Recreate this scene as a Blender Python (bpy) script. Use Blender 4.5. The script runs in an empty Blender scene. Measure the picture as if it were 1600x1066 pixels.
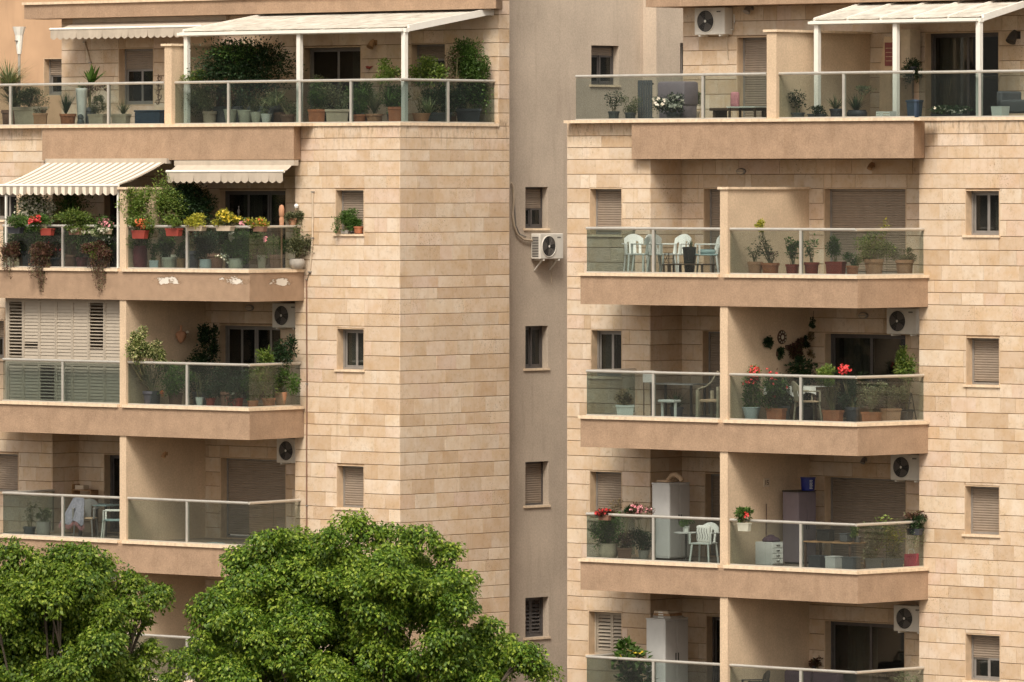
import bpy, bmesh, math, random
import numpy as np
from mathutils import Vector

# ------------------------------------------------------------------ camera, sky, sun, exposure
sc = bpy.context.scene
COL = sc.collection
F, CX, CY, ZC = 10880.0, 800.0, 290.0, 20.0      # focal length, principal column and horizon row in photo pixels; eye height
R = math.radians
cam = bpy.data.cameras.new('camera'); cam_o = bpy.data.objects.new('camera', cam); COL.objects.link(cam_o)
cam.sensor_width = 36.0; cam.lens = F / 1600.0 * 36.0
cam.shift_y = -(533.0 - CY) / 1600.0
cam.clip_start = 1.0; cam.clip_end = 6000.0
cam_o.location = (0, 0, ZC); cam_o.rotation_euler = (R(90), 0, 0)
sc.camera = cam_o
SUN_AZ, SUN_EL = R(190), R(50)
world = bpy.data.worlds.new('World'); sc.world = world; world.use_nodes = True
nt = world.node_tree; nt.nodes.clear()
sky = nt.nodes.new('ShaderNodeTexSky'); sky.sky_type = 'NISHITA'; sky.sun_disc = False
sky.sun_elevation = SUN_EL; sky.sun_rotation = SUN_AZ; sky.air_density = 1.0; sky.dust_density = 4.0; sky.ozone_density = 0.6
hs = nt.nodes.new('ShaderNodeHueSaturation'); hs.inputs['Saturation'].default_value = 0.22
tint = nt.nodes.new('ShaderNodeMix'); tint.data_type = 'RGBA'; tint.blend_type = 'MULTIPLY'; tint.inputs[0].default_value = 1.0
tint.inputs[7].default_value = (1.0, 0.93, 0.84, 1)          # the warm white of the clouded sky
bg = nt.nodes.new('ShaderNodeBackground'); bg.inputs['Strength'].default_value = 0.092
wo = nt.nodes.new('ShaderNodeOutputWorld')
nt.links.new(sky.outputs[0], hs.inputs['Color']); nt.links.new(hs.outputs[0], tint.inputs[6])
nt.links.new(tint.outputs[2], bg.inputs[0]); nt.links.new(bg.outputs[0], wo.inputs[0])
sun = bpy.data.lights.new('sun', 'SUN'); sun.energy = 1.5; sun.angle = R(20); sun.color = (1.0, 0.93, 0.82)
sun_o = bpy.data.objects.new('sun', sun); COL.objects.link(sun_o); sun_o.location = (-40, -60, 90)
_d = Vector((math.sin(SUN_AZ) * math.cos(SUN_EL), math.cos(SUN_AZ) * math.cos(SUN_EL), math.sin(SUN_EL)))
sun_o.rotation_euler = _d.to_track_quat('Z', 'Y').to_euler()
sc.view_settings.view_transform = 'Standard'; sc.view_settings.look = 'None'
sc.view_settings.exposure = 1.03; sc.view_settings.gamma = 1.0; sc.view_settings.use_curve_mapping = False
sc.render.engine = 'CYCLES'; sc.cycles.transparent_max_bounces = 12
sc.cycles.max_bounces = 5; sc.cycles.diffuse_bounces = 3; sc.cycles.glossy_bounces = 2; sc.cycles.transmission_bounces = 2
sc.cycles.use_adaptive_sampling = True; sc.cycles.adaptive_threshold = 0.02; sc.cycles.use_denoising = True; sc.cycles.caustics_reflective = False; sc.cycles.caustics_refractive = False

# ------------------------------------------------------------------ materials
MATS = {}
def nodes_of(name):
    m = bpy.data.materials.new(name); m.use_nodes = True
    n = m.node_tree; n.nodes.clear()
    out = n.nodes.new('ShaderNodeOutputMaterial')
    MATS[name] = m
    return m, n, out
def N(n, t, **kw):
    x = n.nodes.new(t)
    for k, v in kw.items():
        if k[0] == '_': setattr(x, k[1:], v)
        else: x.inputs[k.replace('_', ' ')].default_value = v
    return x
def mixc(n, a, b, fac, blend='MIX'):
    x = n.nodes.new('ShaderNodeMix'); x.data_type = 'RGBA'; x.blend_type = blend
    for sock, v in ((6, a), (7, b), (0, fac)):
        if hasattr(v, 'is_linked') or isinstance(v, bpy.types.NodeSocket): n.links.new(v, x.inputs[sock])
        elif sock == 0: x.inputs[0].default_value = v
        else: x.inputs[sock].default_value = tuple(v)[:3] + (1,)
    return x.outputs[2]
def ramp(n, src, p0, p1, c0=0.0, c1=1.0):
    x = n.nodes.new('ShaderNodeMapRange'); x.inputs[1].default_value = p0; x.inputs[2].default_value = p1
    x.inputs[3].default_value = c0; x.inputs[4].default_value = c1
    n.links.new(src, x.inputs[0]); return x.outputs[0]
def noise(n, vec, scale, detail=2, rough=0.55, stretch=None):
    x = n.nodes.new('ShaderNodeTexNoise'); x.inputs['Scale'].default_value = scale
    x.inputs['Detail'].default_value = detail; x.inputs['Roughness'].default_value = rough
    if stretch:
        mp = n.nodes.new('ShaderNodeMapping'); mp.inputs['Scale'].default_value = stretch
        n.links.new(vec, mp.inputs[0]); vec = mp.outputs[0]
    n.links.new(vec, x.inputs['Vector']); return x.outputs['Fac']
def plain(name, c, rough=0.6, metal=0.0, var=0.12, scale=6.0, bump=0.0, bscale=60.0, spec=0.5, streak=0.0, streak_c=None, grain=0.0):
    """painted / moulded surface with a little blotching, optional streaks and fine relief"""
    m, n, out = nodes_of(name)
    b = N(n, 'ShaderNodeBsdfPrincipled', Roughness=rough, Metallic=metal); b.inputs['Specular IOR Level'].default_value = spec
    tc = n.nodes.new('ShaderNodeTexCoord').outputs['Object']
    f = ramp(n, noise(n, tc, scale), 0.3, 0.7)
    col = mixc(n, [x * (1 - var) for x in c], [min(1, x * (1 + var)) for x in c], f)
    if grain:
        gr = ramp(n, noise(n, tc, 28, 3, 0.7), 0.35, 0.65)
        col = mixc(n, mixc(n, col, [1 - grain] * 3, 1.0, 'MULTIPLY'), mixc(n, col, [1 + grain] * 3, 1.0, 'MULTIPLY'), gr)
    if streak:
        s = ramp(n, noise(n, tc, 1.0, 3, 0.65, (5, 5, 0.5)), 0.52, 0.75, 0, streak)
        col = mixc(n, col, streak_c or [x * 0.5 for x in c], s)
    n.links.new(col, b.inputs['Base Color'])
    if bump:
        bp = N(n, 'ShaderNodeBump', Strength=bump, Distance=0.01)
        n.links.new(noise(n, tc, bscale, 3), bp.inputs['Height']); n.links.new(bp.outputs[0], b.inputs['Normal'])
    n.links.new(b.outputs[0], out.inputs[0]); return m
def stone_mat(name, tints, dirt=0.5):
    m, n, out = nodes_of(name)
    b = N(n, 'ShaderNodeBsdfPrincipled', Roughness=0.75); b.inputs['Specular IOR Level'].default_value = 0.25
    oi = n.nodes.new('ShaderNodeObjectInfo').outputs['Random']; gi = n.nodes.new('ShaderNodeNewGeometry').outputs['Random Per Island']
    ad = N(n, 'ShaderNodeMath', _operation='ADD'); n.links.new(oi, ad.inputs[0]); n.links.new(gi, ad.inputs[1])
    fr = N(n, 'ShaderNodeMath', _operation='FRACT'); n.links.new(ad.outputs[0], fr.inputs[0]); rnd = fr.outputs[0]
    cr = n.nodes.new('ShaderNodeValToRGB'); cr.color_ramp.interpolation = 'LINEAR'
    els = cr.color_ramp.elements
    while len(els) < len(tints): els.new(0.5)
    for i, t in enumerate(tints):
        els[i].position = i / (len(tints) - 1); els[i].color = tuple(t) + (1,)
    n.links.new(rnd, cr.inputs[0])
    tc = n.nodes.new('ShaderNodeTexCoord').outputs['Object']
    sh = N(n, 'ShaderNodeVectorMath', _operation='ADD'); n.links.new(tc, sh.inputs[0])
    sc_ = N(n, 'ShaderNodeMath', _operation='MULTIPLY'); sc_.inputs[1].default_value = 37.0; n.links.new(rnd, sc_.inputs[0]); n.links.new(sc_.outputs[0], sh.inputs[1])
    v = sh.outputs[0]
    bl = ramp(n, noise(n, v, 2.6, 4, 0.65), 0.36, 0.68)
    col = mixc(n, cr.outputs[0], mixc(n, cr.outputs[0], (0.88, 0.78, 0.64), 0.9, 'MULTIPLY'), bl)
    vein = ramp(n, noise(n, v, 9, 5, 0.75), 0.54, 0.72, 0, 0.42 * dirt)
    col = mixc(n, col, (0.30, 0.20, 0.11), vein)
    spk = ramp(n, noise(n, tc, 30, 2, 0.6), 0.58, 0.70, 0, 0.6 * dirt)
    patch = ramp(n, noise(n, tc, 0.9, 2, 0.6), 0.50, 0.66)
    ml = N(n, 'ShaderNodeMath', _operation='MULTIPLY'); n.links.new(spk, ml.inputs[0]); n.links.new(patch, ml.inputs[1])
    col = mixc(n, col, (0.17, 0.11, 0.06), ml.outputs[0])
    stk = ramp(n, noise(n, tc, 1.0, 3, 0.7, (7, 7, 0.45)), 0.58, 0.80, 0, 0.34 * dirt)
    col = mixc(n, col, (0.34, 0.22, 0.12), stk)
    # black lichen and run-off marks below the terrace coping
    sp = n.nodes.new('ShaderNodeSeparateXYZ'); n.links.new(tc, sp.inputs[0])
    h0 = ramp(n, sp.outputs[2], 20.75, 21.4); h1 = ramp(n, sp.outputs[2], 21.42, 21.5, 1, 0)
    hm = N(n, 'ShaderNodeMath', _operation='MULTIPLY'); n.links.new(h0, hm.inputs[0]); n.links.new(h1, hm.inputs[1]); hi = hm.outputs[0]; lo = noise(n, tc, 3.0, 4, 0.75, (3.5, 3.5, 1.0))
    md = N(n, 'ShaderNodeMath', _operation='MULTIPLY'); n.links.new(hi, md.inputs[0]); n.links.new(ramp(n, lo, 0.50, 0.68, 0, 0.75), md.inputs[1])
    col = mixc(n, col, (0.14, 0.09, 0.055), md.outputs[0])
    n.links.new(col, b.inputs['Base Color'])
    bp = N(n, 'ShaderNodeBump', Strength=0.45, Distance=0.008)
    n.links.new(noise(n, v, 55, 2, 0.6), bp.inputs['Height']); n.links.new(bp.outputs[0], b.inputs['Normal'])
    n.links.new(b.outputs[0], out.inputs[0]); return m
def leaf_mat(name, c0, c1, c2=None, transl=0.3):
    m, n, out = nodes_of(name)
    gi = n.nodes.new('ShaderNodeNewGeometry').outputs['Random Per Island']
    oi = n.nodes.new('ShaderNodeObjectInfo').outputs['Random']
    cr = n.nodes.new('ShaderNodeValToRGB'); els = cr.color_ramp.elements
    els[0].color = tuple(c0) + (1,); els[1].color = tuple(c1) + (1,)
    if c2 is not None:
        els[1].position = 0.72; e = els.new(0.9); e.color = tuple(c2) + (1,)
    n.links.new(gi, cr.inputs[0])
    hv = n.nodes.new('ShaderNodeHueSaturation'); n.links.new(cr.outputs[0], hv.inputs['Color'])
    n.links.new(ramp(n, oi, 0, 1, 0.8, 1.2), hv.inputs['Value'])
    b = N(n, 'ShaderNodeBsdfPrincipled', Roughness=0.5); b.inputs['Specular IOR Level'].default_value = 0.35
    n.links.new(hv.outputs[0], b.inputs['Base Color'])
    t = n.nodes.new('ShaderNodeBsdfTranslucent')
    n.links.new(mixc(n, hv.outputs[0], (1.0, 1.25, 0.4), 0.6, 'MULTIPLY'), t.inputs[0])
    mx = N(n, 'ShaderNodeMixShader'); mx.inputs[0].default_value = transl
    n.links.new(b.outputs[0], mx.inputs[1]); n.links.new(t.outputs[0], mx.inputs[2]); n.links.new(mx.outputs[0], out.inputs[0]); return m
def glass_mat(name, tintc, haze=0.08, gloss=0.9, hazec=(0.5, 0.5, 0.45), rough=0.02):
    m, n, out = nodes_of(name)
    tr = n.nodes.new('ShaderNodeBsdfTransparent'); tr.inputs[0].default_value = tuple(tintc) + (1,)
    gl = N(n, 'ShaderNodeBsdfGlossy', Roughness=rough); gl.inputs[0].default_value = (1, 1, 1, 1)
    lw = n.nodes.new('ShaderNodeLayerWeight'); lw.inputs[0].default_value = 0.5     # Schlick reflectance from the facing angle, same on both sides of the sheet
    pw = N(n, 'ShaderNodeMath', _operation='POWER'); pw.inputs[1].default_value = 5.0; n.links.new(lw.outputs['Facing'], pw.inputs[0])
    fm = N(n, 'ShaderNodeMath', _operation='MULTIPLY_ADD'); fm.inputs[1].default_value = 0.9 * gloss; fm.inputs[2].default_value = 0.04 * gloss; n.links.new(pw.outputs[0], fm.inputs[0])
    a = N(n, 'ShaderNodeMixShader'); n.links.new(fm.outputs[0], a.inputs[0]); n.links.new(tr.outputs[0], a.inputs[1]); n.links.new(gl.outputs[0], a.inputs[2])
    df = N(n, 'ShaderNodeBsdfDiffuse'); df.inputs[0].default_value = tuple(hazec) + (1,)
    tc = n.nodes.new('ShaderNodeTexCoord').outputs['Object']
    hz = ramp(n, noise(n, tc, 3.0, 4, 0.6), 0.25, 0.75, haze * 0.5, haze * 1.5)
    mx = N(n, 'ShaderNodeMixShader'); n.links.new(hz, mx.inputs[0]); n.links.new(a.outputs[0], mx.inputs[1]); n.links.new(df.outputs[0], mx.inputs[2])
    n.links.new(mx.outputs[0], out.inputs[0]); return m
def peel_mat(name, c):
    """stucco whose paint has flaked away in ragged pale patches with chalky edges"""
    m, n, out = nodes_of(name)
    b = N(n, 'ShaderNodeBsdfPrincipled', Roughness=0.9); b.inputs['Specular IOR Level'].default_value = 0.15
    tc = n.nodes.new('ShaderNodeTexCoord').outputs['Object']
    base = mixc(n, [x * 0.9 for x in c], [x * 1.08 for x in c], ramp(n, noise(n, tc, 5), 0.3, 0.7))
    sp = n.nodes.new('ShaderNodeSeparateXYZ'); n.links.new(tc, sp.inputs[0])
    zc = N(n, 'ShaderNodeMath', _operation='SUBTRACT'); n.links.new(sp.outputs[2], zc.inputs[0]); zc.inputs[1].default_value = 17.88
    ab = N(n, 'ShaderNodeMath', _operation='ABSOLUTE'); n.links.new(zc.outputs[0], ab.inputs[0])
    band = ramp(n, ab.outputs[0], 0.05, 0.24, 0.19, -0.22)
    nz = noise(n, tc, 1.9, 6, 0.74, (0.8, 0.8, 1.7))
    dist = None                                              # where the damp has lifted the paint along the slab
    for xc, wd in ((-1.85, .52), (-.40, .50), (.68, .26)):
        a_ = N(n, 'ShaderNodeMath', _operation='SUBTRACT'); n.links.new(sp.outputs[0], a_.inputs[0]); a_.inputs[1].default_value = xc
        b_ = N(n, 'ShaderNodeMath', _operation='ABSOLUTE'); n.links.new(a_.outputs[0], b_.inputs[0])
        c_ = N(n, 'ShaderNodeMath', _operation='DIVIDE'); n.links.new(b_.outputs[0], c_.inputs[0]); c_.inputs[1].default_value = wd
        if dist is None: dist = c_.outputs[0]
        else:
            m_ = N(n, 'ShaderNodeMath', _operation='MINIMUM'); n.links.new(dist, m_.inputs[0]); n.links.new(c_.outputs[0], m_.inputs[1]); dist = m_.outputs[0]
    lf = ramp(n, dist, 0.2, 1.3, 0.10, -0.16)
    la = N(n, 'ShaderNodeMath', _operation='ADD'); n.links.new(nz, la.inputs[0]); n.links.new(lf, la.inputs[1]); nz = la.outputs[0]
    ad = N(n, 'ShaderNodeMath', _operation='ADD'); n.links.new(nz, ad.inputs[0]); n.links.new(band, ad.inputs[1])
    pk = ramp(n, ad.outputs[0], 0.735, 0.765)
    edge = ramp(n, ad.outputs[0], 0.66, 0.74)
    col = mixc(n, mixc(n, base, (0.24, 0.16, 0.10), edge), (0.72, 0.66, 0.58), pk)
    n.links.new(col, b.inputs['Base Color'])
    bp = N(n, 'ShaderNodeBump', Strength=0.5, Distance=0.012); sm = N(n, 'ShaderNodeMath', _operation='SUBTRACT')
    n.links.new(noise(n, tc, 45, 3), sm.inputs[0]); n.links.new(pk, sm.inputs[1]); n.links.new(sm.outputs[0], bp.inputs['Height']); n.links.new(bp.outputs[0], b.inputs['Normal'])
    n.links.new(b.outputs[0], out.inputs[0]); return m

stone_mat('stone', [(0.680, 0.561, 0.435), (0.638, 0.498, 0.367), (0.691, 0.577, 0.459), (0.549, 0.418, 0.296), (0.669, 0.542, 0.416), (0.649, 0.509, 0.409), (0.712, 0.601, 0.479), (0.623, 0.517, 0.408), (0.579, 0.443, 0.321), (0.690, 0.571, 0.441)], 1.0)
plain('joint', (0.30, 0.20, 0.12), 0.9, var=0.2, bump=0.3)
plain('reveal', (0.56, 0.41, 0.27), 0.8, var=0.1, bump=0.2, streak=0.35)
plain('sill', (0.74, 0.58, 0.41), 0.6, var=0.12, scale=12, bump=0.15, streak=0.3, streak_c=(0.3, 0.2, 0.12))
plain('stucco', (0.365, 0.250, 0.168), 0.92, var=0.10, scale=3.0, bump=0.6, bscale=45, spec=0.15, streak=0.30, streak_c=(0.26, 0.165, 0.10), grain=0.13)
peel_mat('stucco_peeling', (0.365, 0.250, 0.168))
plain('partition', (0.60, 0.455, 0.315), 0.9, grain=0.10, var=0.08, scale=1.5, bump=0.25, bscale=50, spec=0.15, streak=0.12)
plain('orange_plaster', (0.53, 0.345, 0.215), 0.92, var=0.10, scale=1.2, bump=0.3, spec=0.15, streak=0.2)
plain('grey_plaster', (0.50, 0.415, 0.33), 0.92, grain=0.10, var=0.10, scale=0.9, bump=0.3, bscale=40, spec=0.15, streak=0.30, streak_c=(0.30, 0.235, 0.18))
plain('soffit', (0.42, 0.30, 0.20), 0.9)
plain('floor_tile', (0.22, 0.175, 0.13), 0.5, var=0.15, scale=3)
plain('aluminium', (0.62, 0.59, 0.53), 0.38, metal=0.55, var=0.06)
plain('grey_frame', (0.27, 0.25, 0.23), 0.45, metal=0.3, var=0.08)
plain('dark_frame', (0.10, 0.09, 0.085), 0.45, metal=0.2)
plain('slat', (0.27, 0.215, 0.165), 0.55, var=0.06, streak=0.15)
plain('slat_light', (0.40, 0.345, 0.275), 0.5, var=0.05)
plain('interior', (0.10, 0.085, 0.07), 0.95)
plain('curtain', (0.55, 0.52, 0.45), 0.9, var=0.08)
glass_mat('rail_glass', (0.735, 0.782, 0.772), 0.010, 1.0, (0.36, 0.40, 0.39))
glass_mat('pane', (0.45, 0.47, 0.45), 0.02, 1.0)
plain('white_metal', (0.80, 0.77, 0.70), 0.4, var=0.04, streak=0.12)
plain('white_cloth', (0.78, 0.75, 0.70), 0.9, var=0.05)
plain('awning_cloth', (0.47, 0.40, 0.32), 0.9, var=0.06, streak=0.2)
plain('stripe_pale', (0.76, 0.69, 0.57), 0.9, var=0.04)
plain('stripe_dark', (0.33, 0.275, 0.215), 0.9, var=0.06)
glass_mat('roof_sheet', (0.72, 0.70, 0.64), 0.60, 0.3, (0.74, 0.70, 0.62), 0.3)
plain('white_plastic', (0.80, 0.79, 0.75), 0.4, var=0.03)
plain('ac_body', (0.66, 0.62, 0.55), 0.5, var=0.05, streak=0.15)
plain('black_plastic', (0.018, 0.017, 0.016), 0.45)
plain('dark_metal', (0.05, 0.045, 0.04), 0.45, metal=0.4)
plain('grille', (0.10, 0.09, 0.08), 0.5)
plain('terracotta', (0.42, 0.145, 0.065), 0.75, var=0.15, bump=0.2, streak=0.2, streak_c=(0.5, 0.3, 0.2))
plain('terracotta_pale', (0.45, 0.23, 0.13), 0.8, var=0.12, bump=0.2)
plain('red_plastic', (0.27, 0.045, 0.03), 0.5, var=0.1)
plain('brown_pot', (0.19, 0.10, 0.065), 0.7)
plain('beige_pot', (0.52, 0.42, 0.31), 0.8, var=0.1, bump=0.2)
plain('sage_pot', (0.46, 0.45, 0.36), 0.6, var=0.06)
plain('white_pot', (0.74, 0.75, 0.70), 0.55, var=0.05)
plain('blue_pot', (0.48, 0.54, 0.55), 0.5, var=0.05)
plain('burgundy', (0.17, 0.035, 0.045), 0.5)
plain('dark_pot', (0.045, 0.047, 0.055), 0.6)
plain('slate_pot', (0.085, 0.09, 0.095), 0.6, var=0.1)
plain('grey_stone', (0.34, 0.31, 0.27), 0.85, var=0.15, bump=0.4)
plain('soil', (0.06, 0.04, 0.025), 0.95)
plain('navy', (0.035, 0.06, 0.10), 0.6)
plain('royal_blue', (0.01, 0.02, 0.17), 0.35)
plain('purple_grey', (0.20, 0.165, 0.185), 0.5, var=0.05)
plain('grey_cabinet', (0.56, 0.55, 0.53), 0.45, var=0.04)
plain('grey_cabinet_shaded', (0.42, 0.40, 0.38), 0.5, var=0.04)  # darker copy of the cabinet grey: shade of the right-facing side put into colour
plain('wood', (0.30, 0.17, 0.08), 0.6, var=0.25, scale=9)
plain('wood_dark', (0.09, 0.05, 0.03), 0.6, var=0.2)
plain('bark', (0.075, 0.058, 0.04), 0.9, var=0.25, scale=18, bump=0.7, bscale=30)
plain('stem', (0.15, 0.13, 0.06), 0.8, var=0.2)
plain('pale_stem', (0.36, 0.31, 0.22), 0.8, var=0.2)
plain('teal_cloth', (0.32, 0.44, 0.44), 0.9)
plain('lilac_cloth', (0.27, 0.26, 0.31), 0.9, var=0.2, scale=20)
plain('pink_cloth', (0.52, 0.22, 0.24), 0.9, var=0.3, scale=25)
plain('plum_cloth', (0.055, 0.028, 0.042), 0.9)
plain('tan_cloth', (0.48, 0.34, 0.22), 0.9, var=0.15)
plain('magenta', (0.55, 0.05, 0.10), 0.6)
plain('sign_red', (0.22, 0.06, 0.055), 0.6)
plain('ground', (0.13, 0.11, 0.09), 0.9, var=0.15, scale=0.3)
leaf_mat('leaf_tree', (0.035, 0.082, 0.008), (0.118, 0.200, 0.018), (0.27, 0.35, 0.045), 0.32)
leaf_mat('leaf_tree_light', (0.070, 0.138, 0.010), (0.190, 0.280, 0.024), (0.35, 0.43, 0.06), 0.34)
leaf_mat('leaf_dark', (0.010, 0.026, 0.009), (0.030, 0.062, 0.018), None, 0.15)
leaf_mat('leaf_mid', (0.034, 0.075, 0.014), (0.10, 0.175, 0.034), None, 0.28)
leaf_mat('leaf_light', (0.065, 0.115, 0.018), (0.16, 0.235, 0.045), (0.26, 0.30, 0.07), 0.3)
leaf_mat('leaf_yellow', (0.16, 0.18, 0.02), (0.36, 0.34, 0.04), (0.50, 0.42, 0.05), 0.3)
leaf_mat('leaf_olive', (0.055, 0.068, 0.03), (0.13, 0.14, 0.065), (0.20, 0.20, 0.10), 0.2)
leaf_mat('leaf_pale', (0.12, 0.15, 0.07), (0.27, 0.31, 0.16), (0.45, 0.45, 0.28), 0.25)
leaf_mat('leaf_var', (0.05, 0.085, 0.02), (0.18, 0.21, 0.06), (0.55, 0.50, 0.26), 0.2)
leaf_mat('leaf_dry', (0.11, 0.075, 0.035), (0.24, 0.17, 0.085), (0.32, 0.25, 0.13), 0.2)
leaf_mat('leaf_burg', (0.05, 0.02, 0.015), (0.13, 0.06, 0.04), (0.10, 0.11, 0.04), 0.2)
leaf_mat('fl_red', (0.55, 0.015, 0.02), (0.75, 0.05, 0.05), (0.8, 0.16, 0.14), 0.2)
leaf_mat('fl_orange', (0.70, 0.11, 0.03), (0.80, 0.24, 0.08), None, 0.2)
leaf_mat('fl_pink', (0.68, 0.20, 0.25), (0.80, 0.45, 0.46), None, 0.2)
leaf_mat('fl_white', (0.62, 0.56, 0.45), (0.82, 0.77, 0.66), None, 0.2)
leaf_mat('fl_yellow', (0.66, 0.46, 0.02), (0.80, 0.62, 0.08), None, 0.2)

# ------------------------------------------------------------------ frames: (u along a facade, v into it) -> world
class Frame:
    def __init__(s, px, Y, deg):
        s.th = R(deg); s.o = ((px - CX) / F * Y, Y)
        s.e1 = (math.cos(s.th), math.sin(s.th)); s.e2 = (-math.sin(s.th), math.cos(s.th))
    @classmethod
    def at(cls, xy, deg):
        f = cls(CX, 1.0, deg); f.o = xy; return f
    def w(s, u, v): return (s.o[0] + u * s.e1[0] + v * s.e2[0], s.o[1] + u * s.e1[1] + v * s.e2[1])
    def U(s, px, v):
        t = (px - CX) / F
        return -((s.o[0] + v * s.e2[0]) - t * (s.o[1] + v * s.e2[1])) / (s.e1[0] - t * s.e1[1])
    def V(s, px, u):
        t = (px - CX) / F
        return -((s.o[0] + u * s.e1[0]) - t * (s.o[1] + u * s.e1[1])) / (s.e2[0] - t * s.e2[1])
    def Z(s, py, u, v): return ZC + (CY - py) * s.w(u, v)[1] / F
    def ZX(s, py, px, v): return s.Z(py, s.U(px, v), v)
    def pp(s, u, v, z):
        x, y = s.w(u, v); return (CX + F * x / y, CY - F * (z - ZC) / y)

# ------------------------------------------------------------------ mesh building
class MB:
    def __init__(s, fr=None, org=None): s.v = []; s.f = []; s.m = []; s.fr = fr; s.org = org
    def add(s, vs, fs, m=0):
        k = len(s.v)
        if s.fr is not None:
            for (a, b, c) in vs:
                x, y = s.fr.w(a, b); s.v.append((x - s.org[0], y - s.org[1], c - s.org[2]))
        else: s.v.extend(vs)
        for f in fs: s.f.append(tuple(i + k for i in f)); s.m.append(m)
        return s
    def box(s, x0, x1, y0, y1, z0, z1, m=0):
        return s.add([(x0, y0, z0), (x1, y0, z0), (x1, y1, z0), (x0, y1, z0), (x0, y0, z1), (x1, y0, z1), (x1, y1, z1), (x0, y1, z1)],
                     [(0, 3, 2, 1), (4, 5, 6, 7), (0, 1, 5, 4), (1, 2, 6, 5), (2, 3, 7, 6), (3, 0, 4, 7)], m)
    def rbox(s, x0, x1, y0, y1, z0, z1, b=0.01, seg=2, m=0):
        bm = bmesh.new(); bmesh.ops.create_cube(bm, size=1.0)
        for q in bm.verts: q.co = ((x0 + x1) / 2 + q.co.x * (x1 - x0), (y0 + y1) / 2 + q.co.y * (y1 - y0), (z0 + z1) / 2 + q.co.z * (z1 - z0))
        bmesh.ops.bevel(bm, geom=list(bm.edges), offset=b, segments=seg, affect='EDGES', profile=0.5)
        bm.verts.index_update()
        s.add([tuple(q.co) for q in bm.verts], [tuple(q.index for q in f.verts) for f in bm.faces], m); bm.free(); return s
    def prism(s, poly, z0, z1, m=0):
        n = len(poly)
        return s.add([(x, y, z0) for x, y in poly] + [(x, y, z1) for x, y in poly],
                     [tuple(range(n - 1, -1, -1)), tuple(range(n, 2 * n))] + [(i, (i + 1) % n, n + (i + 1) % n, n + i) for i in range(n)], m)
    def tube(s, pts, r, n=8, m=0):
        P = [Vector(p) for p in pts]; vs = []; rr = r if isinstance(r, (list, tuple)) else [r] * len(P)
        up = Vector((0, 0, 1))
        for i, p in enumerate(P):
            d = (P[min(i + 1, len(P) - 1)] - P[max(i - 1, 0)]).normalized()
            a = d.cross(up if abs(d.z) < 0.95 else Vector((1, 0, 0))).normalized(); b = a.cross(d)
            for k in range(n):
                t = 2 * math.pi * k / n; q = p + (a * math.cos(t) + b * math.sin(t)) * rr[i]; vs.append(tuple(q))
        fs = [(i * n + k, i * n + (k + 1) % n, (i + 1) * n + (k + 1) % n, (i + 1) * n + k) for i in range(len(P) - 1) for k in range(n)]
        fs += [tuple(range(n - 1, -1, -1)), tuple((len(P) - 1) * n + k for k in range(n))]
        return s.add(vs, fs, m)
    def lathe(s, prof, c=(0, 0, 0), n=18, m=0, sx=1.0, sy=1.0, sq=0.0):
        vs = []
        for r, z in prof:
            for k in range(n):
                t = 2 * math.pi * k / n; cx, cy = math.cos(t), math.sin(t)
                if sq: q = 1 / max(abs(cx), abs(cy)); q = 1 + (q - 1) * sq; cx *= q; cy *= q
                vs.append((c[0] + r * cx * sx, c[1] + r * cy * sy, c[2] + z))
        fs = [(i * n + k, i * n + (k + 1) % n, (i + 1) * n + (k + 1) % n, (i + 1) * n + k) for i in range(len(prof) - 1) for k in range(n)]
        fs += [tuple(range(n - 1, -1, -1)), tuple((len(prof) - 1) * n + k for k in range(n))]
        return s.add(vs, fs, m)
    def build(s, name, mat, parent=None, smooth=False, kind=None):
        me = bpy.data.meshes.new(name); me.from_pydata(s.v, [], s.f)
        for mm in (mat if isinstance(mat, (list, tuple)) else [mat]): me.materials.append(MATS[mm])
        if any(s.m): me.polygons.foreach_set('material_index', s.m)
        if smooth: me.polygons.foreach_set('use_smooth', [True] * len(me.polygons)); me.set_sharp_from_angle(angle=R(40))
        me.update()
        o = bpy.data.objects.new(name, me); COL.objects.link(o)
        if parent is not None: o.parent = parent
        if kind: o['kind'] = kind
        return o
def quads(name, V, mat, parent=None, kind=None):
    """V: (n,4,3) array of quads -> one mesh object"""
    n = len(V); me = bpy.data.meshes.new(name)
    me.vertices.add(4 * n); me.vertices.foreach_set('co', np.ascontiguousarray(V, dtype=np.float32).ravel())
    me.loops.add(4 * n); me.loops.foreach_set('vertex_index', np.arange(4 * n, dtype=np.int32))
    me.polygons.add(n); me.polygons.foreach_set('loop_start', np.arange(0, 4 * n, 4, dtype=np.int32))
    me.materials.append(MATS[mat]); me.update(calc_edges=True); me.validate()
    o = bpy.data.objects.new(name, me); COL.objects.link(o)
    if parent is not None: o.parent = parent
    if kind: o['kind'] = kind
    return o
def tag(o, label, cat, group=None):
    o['label'] = label; o['category'] = cat
    if group: o['group'] = group
    return o
def thing(name, label, cat, loc, rot=0.0, group=None):
    o = bpy.data.objects.new(name, None); COL.objects.link(o); o.location = loc; o.rotation_euler = (0, 0, rot); o.empty_display_size = 0.2
    return tag(o, label, cat, group)
def copy_tree(o, parent=None):
    c = o.copy(); COL.objects.link(c); c.parent = parent
    for ch in list(o.children): copy_tree(ch, c)
    return c

gm = MB(); gm.add([(-4000, -1500, 0), (4000, -1500, 0), (4000, 5000, 0), (-4000, 5000, 0)], [(0, 1, 2, 3)])
g = gm.build('ground', 'ground'); g['kind'] = 'structure'

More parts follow.
